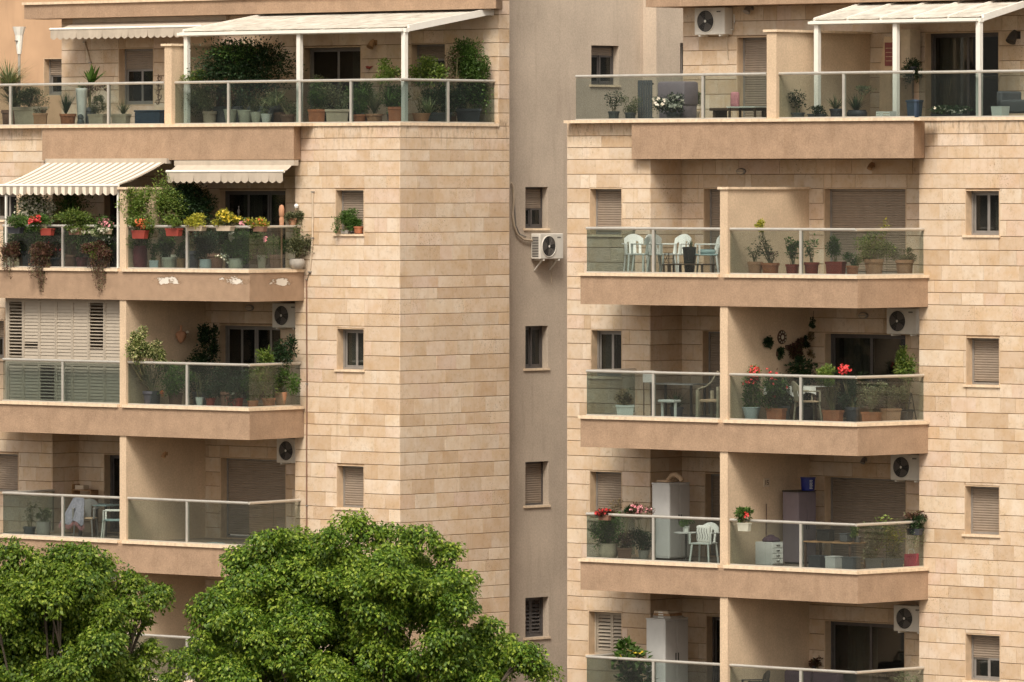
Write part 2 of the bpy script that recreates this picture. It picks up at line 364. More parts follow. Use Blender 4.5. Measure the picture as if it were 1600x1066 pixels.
# ------------------------------------------------------------------ buildings
class Building:
    def __init__(s, name, label, fr):
        s.fr = fr; s.org = (fr.o[0], fr.o[1], 0.0); s.root = thing(name, label, 'building', s.org); s.stones = []
    def mb(s, fr=None): return MB(fr or s.fr, s.org)
    def finish(s, limit=290):
        s.stones.sort(key=lambda q: -q[0])
        big, rest = s.stones[:limit], {}
        for a, vs, fs, wall, fr in big:
            MB(fr, s.org).add(vs, fs).build('stone', 'stone', wall)
        for a, vs, fs, wall, fr in s.stones[limit:]:
            rest.setdefault(wall.name, (wall, MB(fr, s.org)))[1].add(vs, fs)
        for wall, mb in rest.values(): mb.build('stone_cladding', 'stone', wall, kind='stuff')
class Wall:
    """a wall in plane v of a frame, with openings; clad in stone courses or plastered"""
    def __init__(s, B, u0, u1, z0, z1, v, thick=0.25, fr=None, name='stone_wall', mat='joint', joints=None, seed=1):
        s.B, s.u0, s.u1, s.z0, s.z1, s.v, s.t, s.fr = B, u0, u1, z0, z1, v, thick, fr or B.fr
        s.name, s.mat, s.joints, s.seed, s.op, s.ext = name, mat, joints, seed, [], 0.0
    def rect(s, x0, x1, y0, y1):
        u0, u1 = s.fr.U(x0, s.v), s.fr.U(x1, s.v); um = (u0 + u1) / 2
        return u0, u1, s.fr.Z(y1, um, s.v), s.fr.Z(y0, um, s.v)
    def window(s, x0, x1, y0, y1, kind, frame='grey_frame', sill=True, part='window', zb=None, curtain=None, panels=2, slatm='slat', frac=0.5, label=None):
        u0, u1, z0, z1 = s.rect(x0, x1, y0, y1)
        if zb is not None: z0 = zb
        s.op.append((u0, u1, z0, z1)); B = s.B; v = s.v; d = min(0.17, s.t - 0.04)
        rp = 0.022 if s.joints else 0.0
        fm = B.mb(s.fr); b = 0.045; vf = v + d
        fm.box(u0 + .02, u1 - .02, vf, vf + .07, z1 - b - .02, z1 - .02).box(u0 + .02, u0 + .02 + b, vf, vf + .07, z0 + .02, z1 - b - .02)
        fm.box(u1 - .02 - b, u1 - .02, vf, vf + .07, z0 + .02, z1 - b - .02).box(u0 + .02 + b, u1 - .02 - b, vf, vf + .07, z0 + .02, z0 + .02 + b)
        root = fm.build(part, frame, B.root)
        if label: root['label'] = label
        rv = B.mb(s.fr); t = .02
        rv.box(u0, u0 + t, v - rp, v + d + .07, z0, z1).box(u1 - t, u1, v - rp, v + d + .07, z0, z1).box(u0 + t, u1 - t, v - rp, v + d + .07, z1 - t, z1)
        rv.box(u0 + t, u1 - t, v - rp + .002, v + d + .07, z0, z0 + t)
        rv.build('reveal', 'reveal' if s.mat != 'grey_plaster' else 'grey_plaster', root)
        if sill: B.mb(s.fr).box(u0 - .05, u1 + .02, v - rp - .035, v - rp - .001, z0 - .03, z0 + .018).build('sill', 'sill', root)
        a0, a1, c0, c1 = u0 + .02 + b, u1 - .02 - b, z0 + .02 + b, z1 - .02 - b
        zs = c0
        if kind in ('shut', 'half'):
            zs = c0 if kind == 'shut' else c1 - (c1 - c0) * frac
            sm = B.mb(s.fr); p = .052; z = c1; i = 0
            while z - p > zs - 1e-6:
                sm.add([(a0, vf + .022, z), (a1, vf + .022, z), (a1, vf + .012, z - p * .3), (a0, vf + .012, z - p * .3), (a1, vf + .014, z - p * .75), (a0, vf + .014, z - p * .75), (a1, vf + .026, z - p), (a0, vf + .026, z - p)],
                       [(3, 2, 1, 0), (5, 4, 2, 3), (7, 6, 4, 5)]); z -= p
            sm.box(a0, a1, vf + .006, vf + .032, max(z - .02, zs - .02), z)
            sm.build('roller_shutter', slatm, root, kind='stuff')
            zs = z - .02
        if kind in ('slide', 'half', 'door') and not (kind == 'half' and frac > 0.97):
            top = c1 if kind != 'half' else zs; w = (a1 - a0) / panels
            for i in range(panels):
                q0, q1 = a0 + i * w, a0 + (i + 1) * w; vv = vf + (.012 if i % 2 else .04); e = .045
                sm = B.mb(s.fr); sm.box(q0, q0 + e, vv, vv + .026, c0, top).box(q1 - e, q1, vv, vv + .026, c0, top).box(q0 + e, q1 - e, vv, vv + .026, top - e, top).box(q0 + e, q1 - e, vv, vv + .026, c0, c0 + e)
                sm.build('sash', frame, root)
                B.mb(s.fr).box(q0 + e, q1 - e, vv + .009, vv + .017, c0 + e, top - e).build('pane', 'pane', root)
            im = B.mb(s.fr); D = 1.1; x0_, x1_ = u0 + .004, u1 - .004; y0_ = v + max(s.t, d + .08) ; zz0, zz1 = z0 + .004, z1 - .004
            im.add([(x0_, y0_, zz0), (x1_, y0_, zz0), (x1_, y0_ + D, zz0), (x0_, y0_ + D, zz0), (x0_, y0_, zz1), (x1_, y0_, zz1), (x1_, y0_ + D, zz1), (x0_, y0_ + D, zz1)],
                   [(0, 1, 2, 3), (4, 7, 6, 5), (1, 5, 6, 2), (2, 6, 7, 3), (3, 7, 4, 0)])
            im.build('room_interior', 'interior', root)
            if curtain:
                f0, f1 = curtain; cm = B.mb(s.fr); vs = []; n = 40; q0, q1 = a0 + (a1 - a0) * f0, a0 + (a1 - a0) * f1
                for i in range(n + 1):
                    uu = q0 + (q1 - q0) * i / n; vv = y0_ + .06 + .03 * math.sin(i * 1.35) + .012 * math.sin(i * 2.9)
                    vs += [(uu, vv, zz0 + .02), (uu, vv, zz1 - .03)]
                cm.add(vs, [(2 * i, 2 * i + 2, 2 * i + 3, 2 * i + 1) for i in range(n)]); cm.build('curtain', 'curtain', root, smooth=True)
        if kind == 'louv':
            w = (a1 - a0) / panels
            for i in range(panels):
                louvre_panel(B, s.fr, a0 + i * w + .004, a0 + (i + 1) * w - .004, vf + .03, c0, c1, root, 0.9, slatm)
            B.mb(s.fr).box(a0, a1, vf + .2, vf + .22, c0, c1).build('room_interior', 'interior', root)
        return root
    def finish(s):
        op = s.op; us = sorted({s.u0, s.u1, *[q for o in op for q in o[:2]]}); us = [q for q in us if s.u0 - 1e-6 <= q <= s.u1 + 1e-6]
        mb = s.B.mb(s.fr)
        for a, b in zip(us, us[1:]):
            if b - a < 1e-5: continue
            holes = sorted([(o[2], o[3]) for o in op if o[0] <= a + 1e-6 and o[1] >= b - 1e-6]); z = s.z0
            for h0, h1 in holes:
                if h0 > z: mb.box(a, b, s.v, s.v + s.t, z, h0)
                z = max(z, h1)
            if z < s.z1: mb.box(a, b, s.v, s.v + s.t, z, s.z1)
        wall = mb.build(s.name, s.mat, s.B.root)
        if s.joints: s.lay(wall)
        return wall
    def lay(s, wall):
        rng = random.Random(s.seed); g, gv = .0062, .0016
        js = sorted({j for j in s.joints if s.z0 + .03 < j < s.z1 - .03} | {s.z0, s.z1})
        for z0, z1 in zip(js, js[1:]):
            rows = [(z0, z1)]
            cuts = sorted({q for o in s.op for q in o[2:] if z0 + .005 < q < z1 - .005})
            pts = [z0] + cuts + [z1]
            u = s.u0 + s.ext; edges = [u]
            while u < s.u1 - 1e-6:
                L = rng.choice((.42, .55, .62, .75, .9, 1.15)) * rng.uniform(.85, 1.12)
                if s.u1 - (u + L) < .28: L = s.u1 - u
                u += L; edges.append(u)
            for a, b in zip(edges, edges[1:]):
                # cut each stone by the openings it meets
                segs = [(a, b, z0, z1)]
                for o in s.op:
                    ns = []
                    for (p, q, y0, y1) in segs:
                        if o[1] <= p + 1e-4 or o[0] >= q - 1e-4 or o[3] <= y0 + 1e-4 or o[2] >= y1 - 1e-4: ns.append((p, q, y0, y1)); continue
                        if o[0] > p: ns.append((p, o[0], y0, y1))
                        if o[1] < q: ns.append((o[1], q, y0, y1))
                        m0, m1 = max(p, o[0]), min(q, o[1])
                        if o[3] < y1: ns.append((m0, m1, o[3], y1))
                        if o[2] > y0: ns.append((m0, m1, y0, o[2]))
                    segs = ns
                for (p, q, y0, y1) in segs:
                    if q - p < .03 or y1 - y0 < .04: continue
                    pr = .02 + rng.uniform(-.0025, .0025); x0, x1, zz0, zz1 = p + gv, q - gv, y0 + g, y1 - g
                    vb, vm, vf = s.v + .004, s.v - pr + .005, s.v - pr; e = .005
                    vs = [(x0, vb, zz0), (x1, vb, zz0), (x1, vb, zz1), (x0, vb, zz1), (x0, vm, zz0), (x1, vm, zz0), (x1, vm, zz1), (x0, vm, zz1),
                          (x0 + e * .4, vf, zz0 + e), (x1 - e * .4, vf, zz0 + e), (x1 - e * .4, vf, zz1 - e), (x0 + e * .4, vf, zz1 - e)]
                    fs = [(8, 9, 10, 11)] + [(i, (i + 1) % 4, 4 + (i + 1) % 4, 4 + i) for i in range(4)] + [(4 + i, 4 + (i + 1) % 4, 8 + (i + 1) % 4, 8 + i) for i in range(4)]
                    c = s.fr.pp((p + q) / 2, s.v, (y0 + y1) / 2)
                    A = abs(s.fr.pp(q, s.v, y0)[0] - s.fr.pp(p, s.v, y0)[0]) * (y1 - y0)
                    if not (-5 < c[0] < 1605 and -5 < c[1] < 1075): A *= 1e-3
                    s.B.stones.append((A, vs, fs, wall, s.fr))
def louvre_panel(B, fr, u0, u1, v, z0, z1, parent, tilt, mat='slat_light', rail=.035, pitch=.075, name='louvre_panel'):
    m = B.mb(fr); m.box(u0, u0 + rail, v, v + .035, z0, z1).box(u1 - rail, u1, v, v + .035, z0, z1)
    m.box(u0 + rail, u1 - rail, v, v + .035, z1 - rail, z1).box(u0 + rail, u1 - rail, v, v + .035, z0, z0 + rail)
    z = z0 + rail; a, b = u0 + rail, u1 - rail; n = max(1, int((z1 - rail - z) / pitch)); p = (z1 - rail - z) / n
    for i in range(n):
        t = tilt(i / n) if callable(tilt) else tilt
        zc = z + (i + .5) * p; hy, hz = .03 * math.sin(t), (p * .56) * math.cos(t)
        m.add([(a, v + .018 - hy, zc - hz), (b, v + .018 - hy, zc - hz), (b, v + .018 + hy, zc + hz), (a, v + .018 + hy, zc + hz),
               (a, v + .024 - hy, zc - hz), (b, v + .024 - hy, zc - hz), (b, v + .024 + hy, zc + hz), (a, v + .024 + hy, zc + hz)],
              [(0, 1, 2, 3), (7, 6, 5, 4), (0, 4, 5, 1), (3, 2, 6, 7), (0, 3, 7, 4), (1, 5, 6, 2)])
    return m.build(name, mat, parent)
def railing(B, z0, segs, fr=None, hand='aluminium'):
    """segs: list of (p0, p1, [(param, 'p'|'s')]) plan segments; a handrail with posts and glass panes hung under it"""
    h = .95; m = B.mb(fr)
    for (p0, p1, br) in segs:
        m.tube([(p0[0], p0[1], z0 + h), (p1[0], p1[1], z0 + h)], .033, 10)
        d = Vector((p1[0] - p0[0], p1[1] - p0[1])).normalized(); nrm = Vector((-d.y, d.x)) * .02
        q = [(p0[0] - nrm.x, p0[1] - nrm.y), (p1[0] - nrm.x, p1[1] - nrm.y), (p1[0] + nrm.x, p1[1] + nrm.y), (p0[0] + nrm.x, p0[1] + nrm.y)]
        m.prism(q, z0 + .001, z0 + .03)
    root = m.build('railing', hand, B.root, smooth=True)
    for (p0, p1, br) in segs:
        A, Bv = Vector(p0), Vector(p1); L = (Bv - A).length; d = (Bv - A) / L; nr = Vector((-d.y, d.x))
        cuts = [(0.0, 's')] + [(max(0, min(1, t)) * L, k) for t, k in br] + [(L, 's')]
        for (t0, k0), (t1, k1) in zip(cuts, cuts[1:]):
            a = A + d * (t0 + (.03 if k0 == 'p' else .004)); b = A + d * (t1 - (.03 if k1 == 'p' else .004)); w = nr * .006
            if t1 - t0 < .08: continue
            B.mb(fr).prism([tuple(a - w), tuple(b - w), tuple(b + w), tuple(a + w)], z0 + .032, z0 + h - .035).build('glass_pane', 'rail_glass', root)
        for t, k in cuts:
            if k == 'p':
                c = A + d * t; e = d * .03; w = nr * .03
                B.mb(fr).prism([tuple(c - e - w), tuple(c + e - w), tuple(c + e + w), tuple(c - e + w)], z0 + .003, z0 + h - .02).build('post', hand, root)
    return root
def px_breaks(fr, v, x0, x1, items):
    a, b = fr.U(x0, v), fr.U(x1, v)
    return [((fr.U(x, v) - a) / (b - a), k) for x, k in items]

# ================================================================== left building
H = 3.05
ANG = -41.7
A = Frame(390, 153.6, ANG)
BA = Building('apartment_building', 'left stone-clad apartment building with flowered balconies and a white pergola on its terrace', A)
zA3 = A.ZX(421, 300, 0.1)
zA = {k: zA3 + (k - 3) * H for k in range(-2, 4)}; zA[4] = A.ZX(193, 468, 2.0)
vM, vL, vB = 2.0, 1.75, 2.6                              # main wall, left wall, back of the balconies
uM0, uM1 = A.U(462, vM), A.U(625, vM)
jA = [A.Z(y, uM1, vM) - k * H for y in (215.6, 234.2, 252, 275, 294.7, 318, 340.7, 363.6, 384.3, 407.6) for k in range(-1, 8)]
topA = zA[4] - .06
S = Frame.at(A.w(uM1, vM), 90 + ANG)                     # the right-facing side of the building
xS = S.U(795, 0.0)
w = Wall(BA, uM0, uM1 - .002, 0, topA, vM, joints=jA, seed=3)
w.window(525, 570, 296, 367, 'shut', slatm='slat')
w.window(527, 570, 513, 579, 'slide', curtain=(0, .6))
w.window(527, 570, 727, 795, 'shut')
w.window(527, 570, 943, 1011, 'shut')
w.finish()
w = Wall(BA, 0, xS, 0, topA, 0, fr=S, joints=jA, seed=7); w.ext = -.021; w.finish()
w = Wall(BA, A.U(-70, vL), A.U(82, vL) - .002, 0, topA, vL, joints=jA, seed=11)
w.window(-16, 28, 300, 345, 'slide'); w.window(-16, 8, 500, 562, 'half', frac=.45); w.window(-20, 30, 708, 770, 'shut'); w.finish()
SR = Frame.at(A.w(A.U(82, vL), vL), 90 + ANG)
w = Wall(BA, 0, vB - vL, 0, topA, 0, fr=SR, joints=jA, seed=13); w.ext = -.021; w.finish()
w = Wall(BA, A.U(82, vL) - .2, A.U(475, vB), 0, topA - .3, vB, joints=jA, seed=17)
fl = {k: zA[k] - .03 for k in zA}
w.window(163, 214, 298, 420, 'door', zb=fl[3], sill=False, part='door', frame='dark_frame')
w.window(343, 448, 297, 420, 'door', zb=fl[3], sill=False, part='door', frame='dark_frame', panels=3, curtain=(.2, .5))
w.window(343, 440, 508, 630, 'door', zb=fl[2], sill=False, part='door', panels=4)
w.window(163, 214, 710, 840, 'door', zb=fl[1], sill=False, part='door', frame='dark_frame')
w.window(345, 448, 716, 840, 'shut', zb=fl[1], sill=False, part='door')
w.window(345, 448, 930, 1060, 'shut', zb=fl[0], sill=False, part='door')
w.finish()
# balcony slabs, copings, floors, railings
uP0, uP1 = A.U(187, .03), A.U(197, .03)
uL = A.U(-60, 0); uE = A.U(475, vM - .025)
for k in range(-1, 4):
    z = zA[k]
    sl = BA.mb().prism([(uL, 0), (0, 0), (uE, vM - .025), (uM0 - .003, vM - .025), (uM0 - .003, vB - .003), (uL, vB - .003)], z - .70, z - .065).build('balcony_slab', 'stucco_peeling' if k == 3 else 'stucco', BA.root)
    if k == 3: sl['label'] = 'balcony slab with pale flaked paint patches'
    BA.mb().prism([(uL, -.045), (uP0 - .005, -.045), (uP0 - .005, .22), (uL, .22)], z - .064, z).build('coping', 'sill', sl)
    BA.mb().prism([(uP1 - .06, -.045), (.02, -.045), (uE + .04, vM - .03), (uE - .28, vM - .03), (-.22, .22), (uP1 - .06 + .08, .22)], z - .064, z).build('coping', 'sill', sl)
    BA.mb().prism([(uL + .1, .222), (-.25, .222), (uE - .3, vM - .032), (uM0 - .01, vM - .032), (uM0 - .01, vB - .006), (uL + .1, vB - .006)], z - .064, z - .03).build('floor', 'floor_tile', sl)
    zt = zA[k + 1] - .70 if k < 3 else A.ZX(296, 192, .03)
    pw = BA.mb().box(uP0, uP1, .03, vB - .004, z - .063, zt).build('partition_wall', 'partition', BA.root)
    if k == 3: BA.mb().box(uP0 - .04, uP1 + .04, -.01, vB - .006, zt, zt + .05).build('coping', 'sill', pw)
    if k < 0: continue
    cor = (0 - .12, .1); end = (uE - .12, vM - .03)
    a0 = A.U(5, .1)
    if k != 2:
        segs = [((a0, .1), (uP0, .1), px_breaks(A, .1, 5, 187, [(52, 's'), (97, 'p'), (140, 's')])), ((a0, .1), (a0, vL - .03), [(.5, 's')])]
    else:
        segs = [((a0, .1), (uP0, .1), px_breaks(A, .1, 5, 187, [(97, 'p')]))]
    railing(BA, z, segs)
    x0 = (200)
    railing(BA, z, [((A.U(200, .1), .1), cor, px_breaks(A, .1, 200, A.pp(cor[0], .1, z)[0], [(247, 's'), (293, 'p'), (342, 's')])), (cor, end, [(.48, 's')])])
# louvred enclosure of the third balcony from the top
z = zA[2]; zt = zA[3] - .70; vv = .3
lv = BA.mb(); u0, u1 = A.U(9, vv), uP0 - .003
lv.box(u0, u1, vv - .01, vv + .05, zt - .05, zt - .002).box(u0, u0 + .07, vv - .01, vv + .05, z - .02, zt - .05)
zm = A.ZX(566, 97, vv); lv.box(u0 + .07, u1, vv - .004, vv + .046, zm - .04, zm + .04)
lv = lv.build('louvred_shutter', 'slat_light', BA.root); lv['label'] = 'beige louvred shutter screen closing off the balcony'
bx = [A.U(q, vv) for q in (13.5, 36, 61, 87, 112.5, 138, 163)] + [u1 - .002]; bx[0] = u0 + .072
til = [1.25, lambda f: 1.25 if .12 < f < .24 else .32, .3, .32, .28, lambda f: 1.25 if f > .14 else .3, .3]
for i in range(7):
    louvre_panel(BA, A, bx[i] + .004, bx[i + 1] - .004, vv, zm + .042, zt - .052, lv, til[i], pitch=.072)
    louvre_panel(BA, A, bx[i] + .004, bx[i + 1] - .004, vv, z - .02, zm - .042, lv, [.35, .4, 1.2, .5, .35, .4, .3][i], pitch=.072)
BA.mb().box(u0, u0 + .05, vv + .052, vL - .03, z - .02, zt - .002).build('side_panel', 'slat_light', lv)
# terrace
z = zA[4]; vT = 5.26
sl = BA.mb().prism([(A.U(66, 1.6), 1.6), (A.U(459, 1.6), 1.6), (A.U(470, vM - .03), vM - .03), (uM0 - .004, vM - .03), (uM0 - .004, vB - .05), (A.U(66, 1.6), vB - .05)], A.ZX(250, 300, 1.6), z - .065).build('balcony_slab', 'stucco', BA.root)
BA.mb().box(A.U(-70, 1.55), A.U(470, 1.55), 1.55, 2.3, z - .064, z).build('coping', 'sill', sl)
BA.mb().box(A.U(470, 1.55) + .001, uM1 + .05, vM - .055, 2.3, z - .064, z).build('coping', 'sill', sl)
BA.mb(S).box(.302, S.U(780, -.05), -.05, .3, z - .064, z - .001).build('coping', 'sill', sl)
BA.mb().box(A.U(-70, 2.3), uM1 - .31, 2.302, 5.5, z - .35, z - .03).build('floor', 'floor_tile', sl)
BA.mb().box(A.U(-70, 5.5), A.U(175, 7.6), 5.502, 8, z - .35, z - .03).build('floor', 'floor_tile', sl)
vr = 2.12
railing(BA, z, [((A.U(-40, vr), vr), (A.U(257, vr), vr), px_breaks(A, vr, -40, 257, [(17, 'p'), (73, 's'), (170, 'p')]))])
railing(BA, z, [((A.U(268, vr), vr), (uM1 - .1, vr), px_breaks(A, vr, 268, 623, [(357, 'p'), (408, 's'), (468, 'p'), (547, 'p')])),
                ((uM1 - .1, vr), (uM1 - .1, A.V(772, uM1 - .1)), [(.5, 'p')])])
zt = A.ZX(72, 262, 2.0)
pw = BA.mb().box(A.U(257, 2.0), A.U(268, 2.0), 2.0, vT - .004, z + .001, zt).build('partition_wall', 'partition', BA.root)
BA.mb().box(A.U(253, 2.0), A.U(270, 2.0), 1.96, vT - .004, zt, zt + .05).build('coping', 'sill', pw)
jT = [A.ZX(y, 770, vT) for y in (-44, -21, 1, 23, 45.5, 67, 89, 111, 133, 155, 177)]
zR = A.ZX(30, 40, 4.8)
w = Wall(BA, A.U(97, vT), uM1 - .002, z - .03, zR, vT, joints=jT, seed=23)
w.window(186, 241, 75, 165, 'half', frac=.36, sill=False)
w.window(475, 565, 73, 190, 'door', zb=z - .03, sill=False, part='door', curtain=(.7, 1))
w.window(643, 697, 68, 135, 'half', frac=.35, sill=False)
w.finish()
w = Wall(BA, vT - vM, xS, z - .06, 27, 0, fr=S, joints=jT + [jT[0] + .31 * i for i in range(1, 12)], seed=29); w.ext = -.021; w.finish()
vO = 7.6
w = Wall(BA, A.U(-120, vO), A.U(160, vO), z - .4, 27, vO, name='plaster_wall', mat='orange_plaster')
w.window(68, 112, 91, 150, 'half', frac=.42, sill=False); w.finish()
rf = BA.mb().prism([(A.U(38, 4.8), 4.8), (A.U(775, 4.8), 4.8), (uM1 - .06, vT + .25), (A.U(38, 4.8), vT + .25)], zR, A.ZX(8, 40, 4.8)).build('roof_slab', 'stucco', BA.root)
zu = A.ZX(8, 40, 4.8)
BA.mb().box(A.U(38, 4.8) - .04, A.U(775, 4.8) + .03, 4.75, 5.1, zu, zu + .06).build('coping', 'sill', rf)
BA.mb().box(A.U(100, 5.2), uM1 - .06, 5.4, 5.65, zu + .001, 27).build('plaster_wall', 'orange_plaster', BA.root)
BA.finish()

# ================================================================== plaster building behind the gap
G = Frame.at(A.w(uM1 - .75, 4.0), 90 + ANG)
BG = Building('plaster_building', 'grey-beige rendered building with small windows in the gap between two stone buildings', G)
uG = G.U(1005, 0)
w = Wall(BG, 1.5, uG, 0, 27, 0, name='plaster_wall', mat='grey_plaster')
w.window(820, 857, 291, 358, 'half', frac=.55, frame='dark_frame')
w.window(820, 857, 508, 577, 'slide', frame='dark_frame')
w.window(820, 858, 720, 791, 'shut', frame='dark_frame')
w.window(820, 858, 932, 997, 'louv', frame='dark_frame', slatm='dark_frame')
w.window(923, 968, 70, 134, 'half', frac=.22, frame='dark_frame')
w.finish()
w = Wall(BG, uG + .002, G.U(1180, -.4), 0, 27, -.4, thick=.7, name='plaster_wall', mat='grey_plaster')
w.window(1062, 1085, 66, 118, 'slide', sill=False); w.finish()
BG.mb().box(1.5, G.U(1180, -.4), 1.5, 1.7, 0, 27).build('rear_wall', 'grey_plaster', BG.root)

# ================================================================== right building
C = Frame(1340, 143.7, ANG)
BC = Building('apartment_building', 'right stone-clad apartment building with terracotta pots on its balconies', C)
zC3 = C.ZX(430, 1252, 0.1)
zC = {k: zC3 + (k - 3) * H for k in range(-2, 4)}; zC[4] = C.ZX(186.5, 1098, 1.6)
cL, cR, cB = 1.7, 2.2, 2.75
jC = [C.ZX(y, 1445, cR) - k * H for y in (209.7, 228.7, 248, 272, 294.8, 318.3, 344, 369, 390.6, 414.5) for k in range(-1, 8)]
topC = zC[4] - .06
w = Wall(BC, C.U(887, cL), C.U(1016, cL) - .002, 0, topC, cL, joints=jC, seed=31)
w.window(922, 973, 294, 368, 'shut'); w.window(924, 973, 515, 590, 'slide', curtain=(0, .5)); w.window(922, 973, 736, 812, 'shut'); w.window(920, 973, 955, 1025, 'louv', slatm='slat_light', frame='slat_light')
w.finish()
CR_ = Frame.at(C.w(C.U(1016, cL), cL), 90 + ANG)
w = Wall(BC, 0, cB - cL, 0, topC, 0, fr=CR_, joints=jC, seed=37); w.ext = -.021; w.finish()
w = Wall(BC, C.U(1437, cR), C.U(1680, cR), 0, topC, cR, joints=jC, seed=41)
w.window(1509, 1563, 297, 369, 'slide', curtain=(.62, 1)); w.window(1510, 1563, 527, 603, 'shut'); w.window(1508, 1563, 759, 837, 'shut'); w.window(1509, 1564, 991, 1066, 'half', frac=.5)
w.finish()
w = Wall(BC, C.U(1016, cL) - .2, C.U(1450, cB), 0, topC - .3, cB, joints=jC, seed=43)
flC = {k: zC[k] - .03 for k in zC}
w.window(1100, 1165, 294, 430, 'shut', zb=flC[3], sill=False, part='door')
w.window(1288, 1417, 294, 430, 'shut', zb=flC[3], sill=False, part='door')
w.window(1098, 1165, 517, 650, 'shut', zb=flC[2], sill=False, part='door')
w.window(1289, 1417, 521, 650, 'door', zb=flC[2], sill=False, part='door', frame='dark_frame', curtain=(.1, .5))
w.window(1102, 1165, 740, 880, 'shut', zb=flC[1], sill=False, part='door')
w.window(1289, 1417, 746, 880, 'shut', zb=flC[1], sill=False, part='door')
w.window(1104, 1165, 963, 1100, 'door', zb=flC[0], sill=False, part='door', frame='dark_frame')
w.window(1289, 1415, 972, 1100, 'door', zb=flC[0], sill=False, part='door', frame='dark_frame', curtain=(.15, .55))
w.finish()
uP0, uP1 = C.U(1125, .03), C.U(1137, .03)
uL = C.U(907, 0); uE = C.U(1450, cR - .025); uR0 = C.U(1437, cR)
for k in range(-1, 4):
    z = zC[k]
    sl = BC.mb().prism([(uL, 0), (0, 0), (uE, cR - .025), (uR0 - .003, cR - .025), (uR0 - .003, cB - .003), (C.U(1016, cL) + .03, cB - .003), (C.U(1016, cL) + .03, cL - .03), (uL, cL - .03)], z - .67, z - .065).build('balcony_slab', 'stucco', BC.root)
    BC.mb().prism([(uL - .04, -.045), (uP0 - .005, -.045), (uP0 - .005, .22), (uL - .04, .22)], z - .064, z).build('coping', 'sill', sl)
    BC.mb().prism([(uP1 - .06, -.045), (.02, -.045), (uE + .04, cR - .03), (uE - .28, cR - .03), (-.22, .22), (uP1 + .02, .22)], z - .064, z).build('coping', 'sill', sl)
    BC.mb().prism([(uL + .1, .222), (-.25, .222), (uE - .3, cR - .032), (uR0 - .01, cR - .032), (uR0 - .01, cB - .006), (C.U(1016, cL) + .03, cB - .006), (C.U(1016, cL) + .03, cL - .03), (uL + .1, cL - .03)], z - .064, z - .03).build('floor', 'floor_tile', sl)
    zt = zC[k + 1] - .67 if k < 3 else C.ZX(296, 1131, .03)
    pw = BC.mb().box(uP0, uP1, .03, cB - .004, z - .063, zt).build('partition_wall', 'partition', BC.root)
    if k == 3: BC.mb().box(uP0 - .04, uP1 + .04, -.01, cB - .006, zt, zt + .05).build('coping', 'sill', pw)
    if k < 0: continue
    a0 = C.U(917, .1)
    railing(BC, z, [((a0, .1), (uP0, .1), px_breaks(C, .1, 917, 1125, [(966, 's'), (1020, 'p'), (1073, 's')])), ((a0, .1), (a0, cL - .03), [(.5, 's')])])
    cor = (-.12, .1); end = (uE - .12, cR - .03)
    railing(BC, z, [((C.U(1141, .1), .1), cor, px_breaks(C, .1, 1141, C.pp(cor[0], .1, z)[0], [(1196, 's'), (1252, 'p'), (1300, 's')])), (cor, end, [(.45, 's')])])
z = zC[4]; cT = 4.7
sl = BC.mb().prism([(C.U(987, 1.5), 1.5), (C.U(1428, 1.5), 1.5), (C.U(1445, cR - .03), cR - .03), (uR0 - .004, cR - .03), (uR0 - .004, cB - .05), (C.U(987, 1.5), cB - .05)], C.ZX(248, 1200, 1.5), z - .065).build('balcony_slab', 'stucco', BC.root)
BC.mb().box(C.U(883, 1.5), C.U(1438, 1.45), 1.45, 2.0, z - .064, z).build('coping', 'sill', sl)
BC.mb().box(C.U(1430, cR - .05), C.U(1690, cR), cR - .055, 2.5, z - .063, z - .001).build('coping', 'sill', sl)
BC.mb().prism([(C.U(890, 2.0), 2.002), (C.U(1420, 2.0), 2.002), (C.U(1420, 2.0), 2.502), (C.U(1690, 2.5), 2.502), (C.U(1690, 2.5), 8), (C.U(890, 2.0), 8)], z - .35, z - .03).build('floor', 'floor_tile', sl)
vr = 1.62
railing(BC, z, [((C.U(900, vr), vr), (C.U(1198, vr), vr), px_breaks(C, vr, 900, 1198, [(952, 's'), (996, 's'), (1045, 's'), (1099, 'p'), (1150, 's')]))])
railing(BC, z, [((C.U(1213, vr), vr), (C.U(1428, vr), vr), px_breaks(C, vr, 1213, 1428, [(1265, 's'), (1319, 'p'), (1375, 's')]))])
railing(BC, z, [((C.U(1436, 2.3), 2.3), (C.U(1680, 2.3), 2.3), px_breaks(C, 2.3, 1436, 1680, [(1489, 's'), (1532, 'p'), (1575, 's')]))])
zt = C.ZX(50, 1205, 1.52)
pw = BC.mb().box(C.U(1198, 1.52), C.U(1213, 1.52), 1.52, cT - .004, z + .001, zt).build('partition_wall', 'partition', BC.root)
BC.mb().box(C.U(1194, 1.52), C.U(1216, 1.52), 1.48, cT - .004, zt, zt + .05).build('coping', 'sill', pw)
jT = [C.ZX(y, 1090, cT) for y in (-34, -11, 11, 34.5, 57.3, 79.5, 102.4, 125, 148, 171)]
zR = C.ZX(7, 1200, 3.9)
w = Wall(BC, C.U(1068, cT), C.U(1700, cT), z - .03, zR, cT, joints=jT, seed=47)
w.window(1152, 1215, 57, 180, 'shut', zb=z - .03, sill=False, part='door')
w.window(1446, 1562, 50, 186, 'door', zb=z - .03, sill=False, part='door', frame='dark_frame', curtain=(.05, .5))
w.finish()
BC.mb().box(C.U(887, cL) + .001, C.U(887, cL) + .25, cL + .251, 9, 0, topC - .31).build('side_wall', 'stucco', BC.root)
BC.mb().box(C.U(887, cL) + .252, C.U(1700, cR), 8.75, 9, 0, topC - .31).build('rear_wall', 'grey_plaster', BC.root)
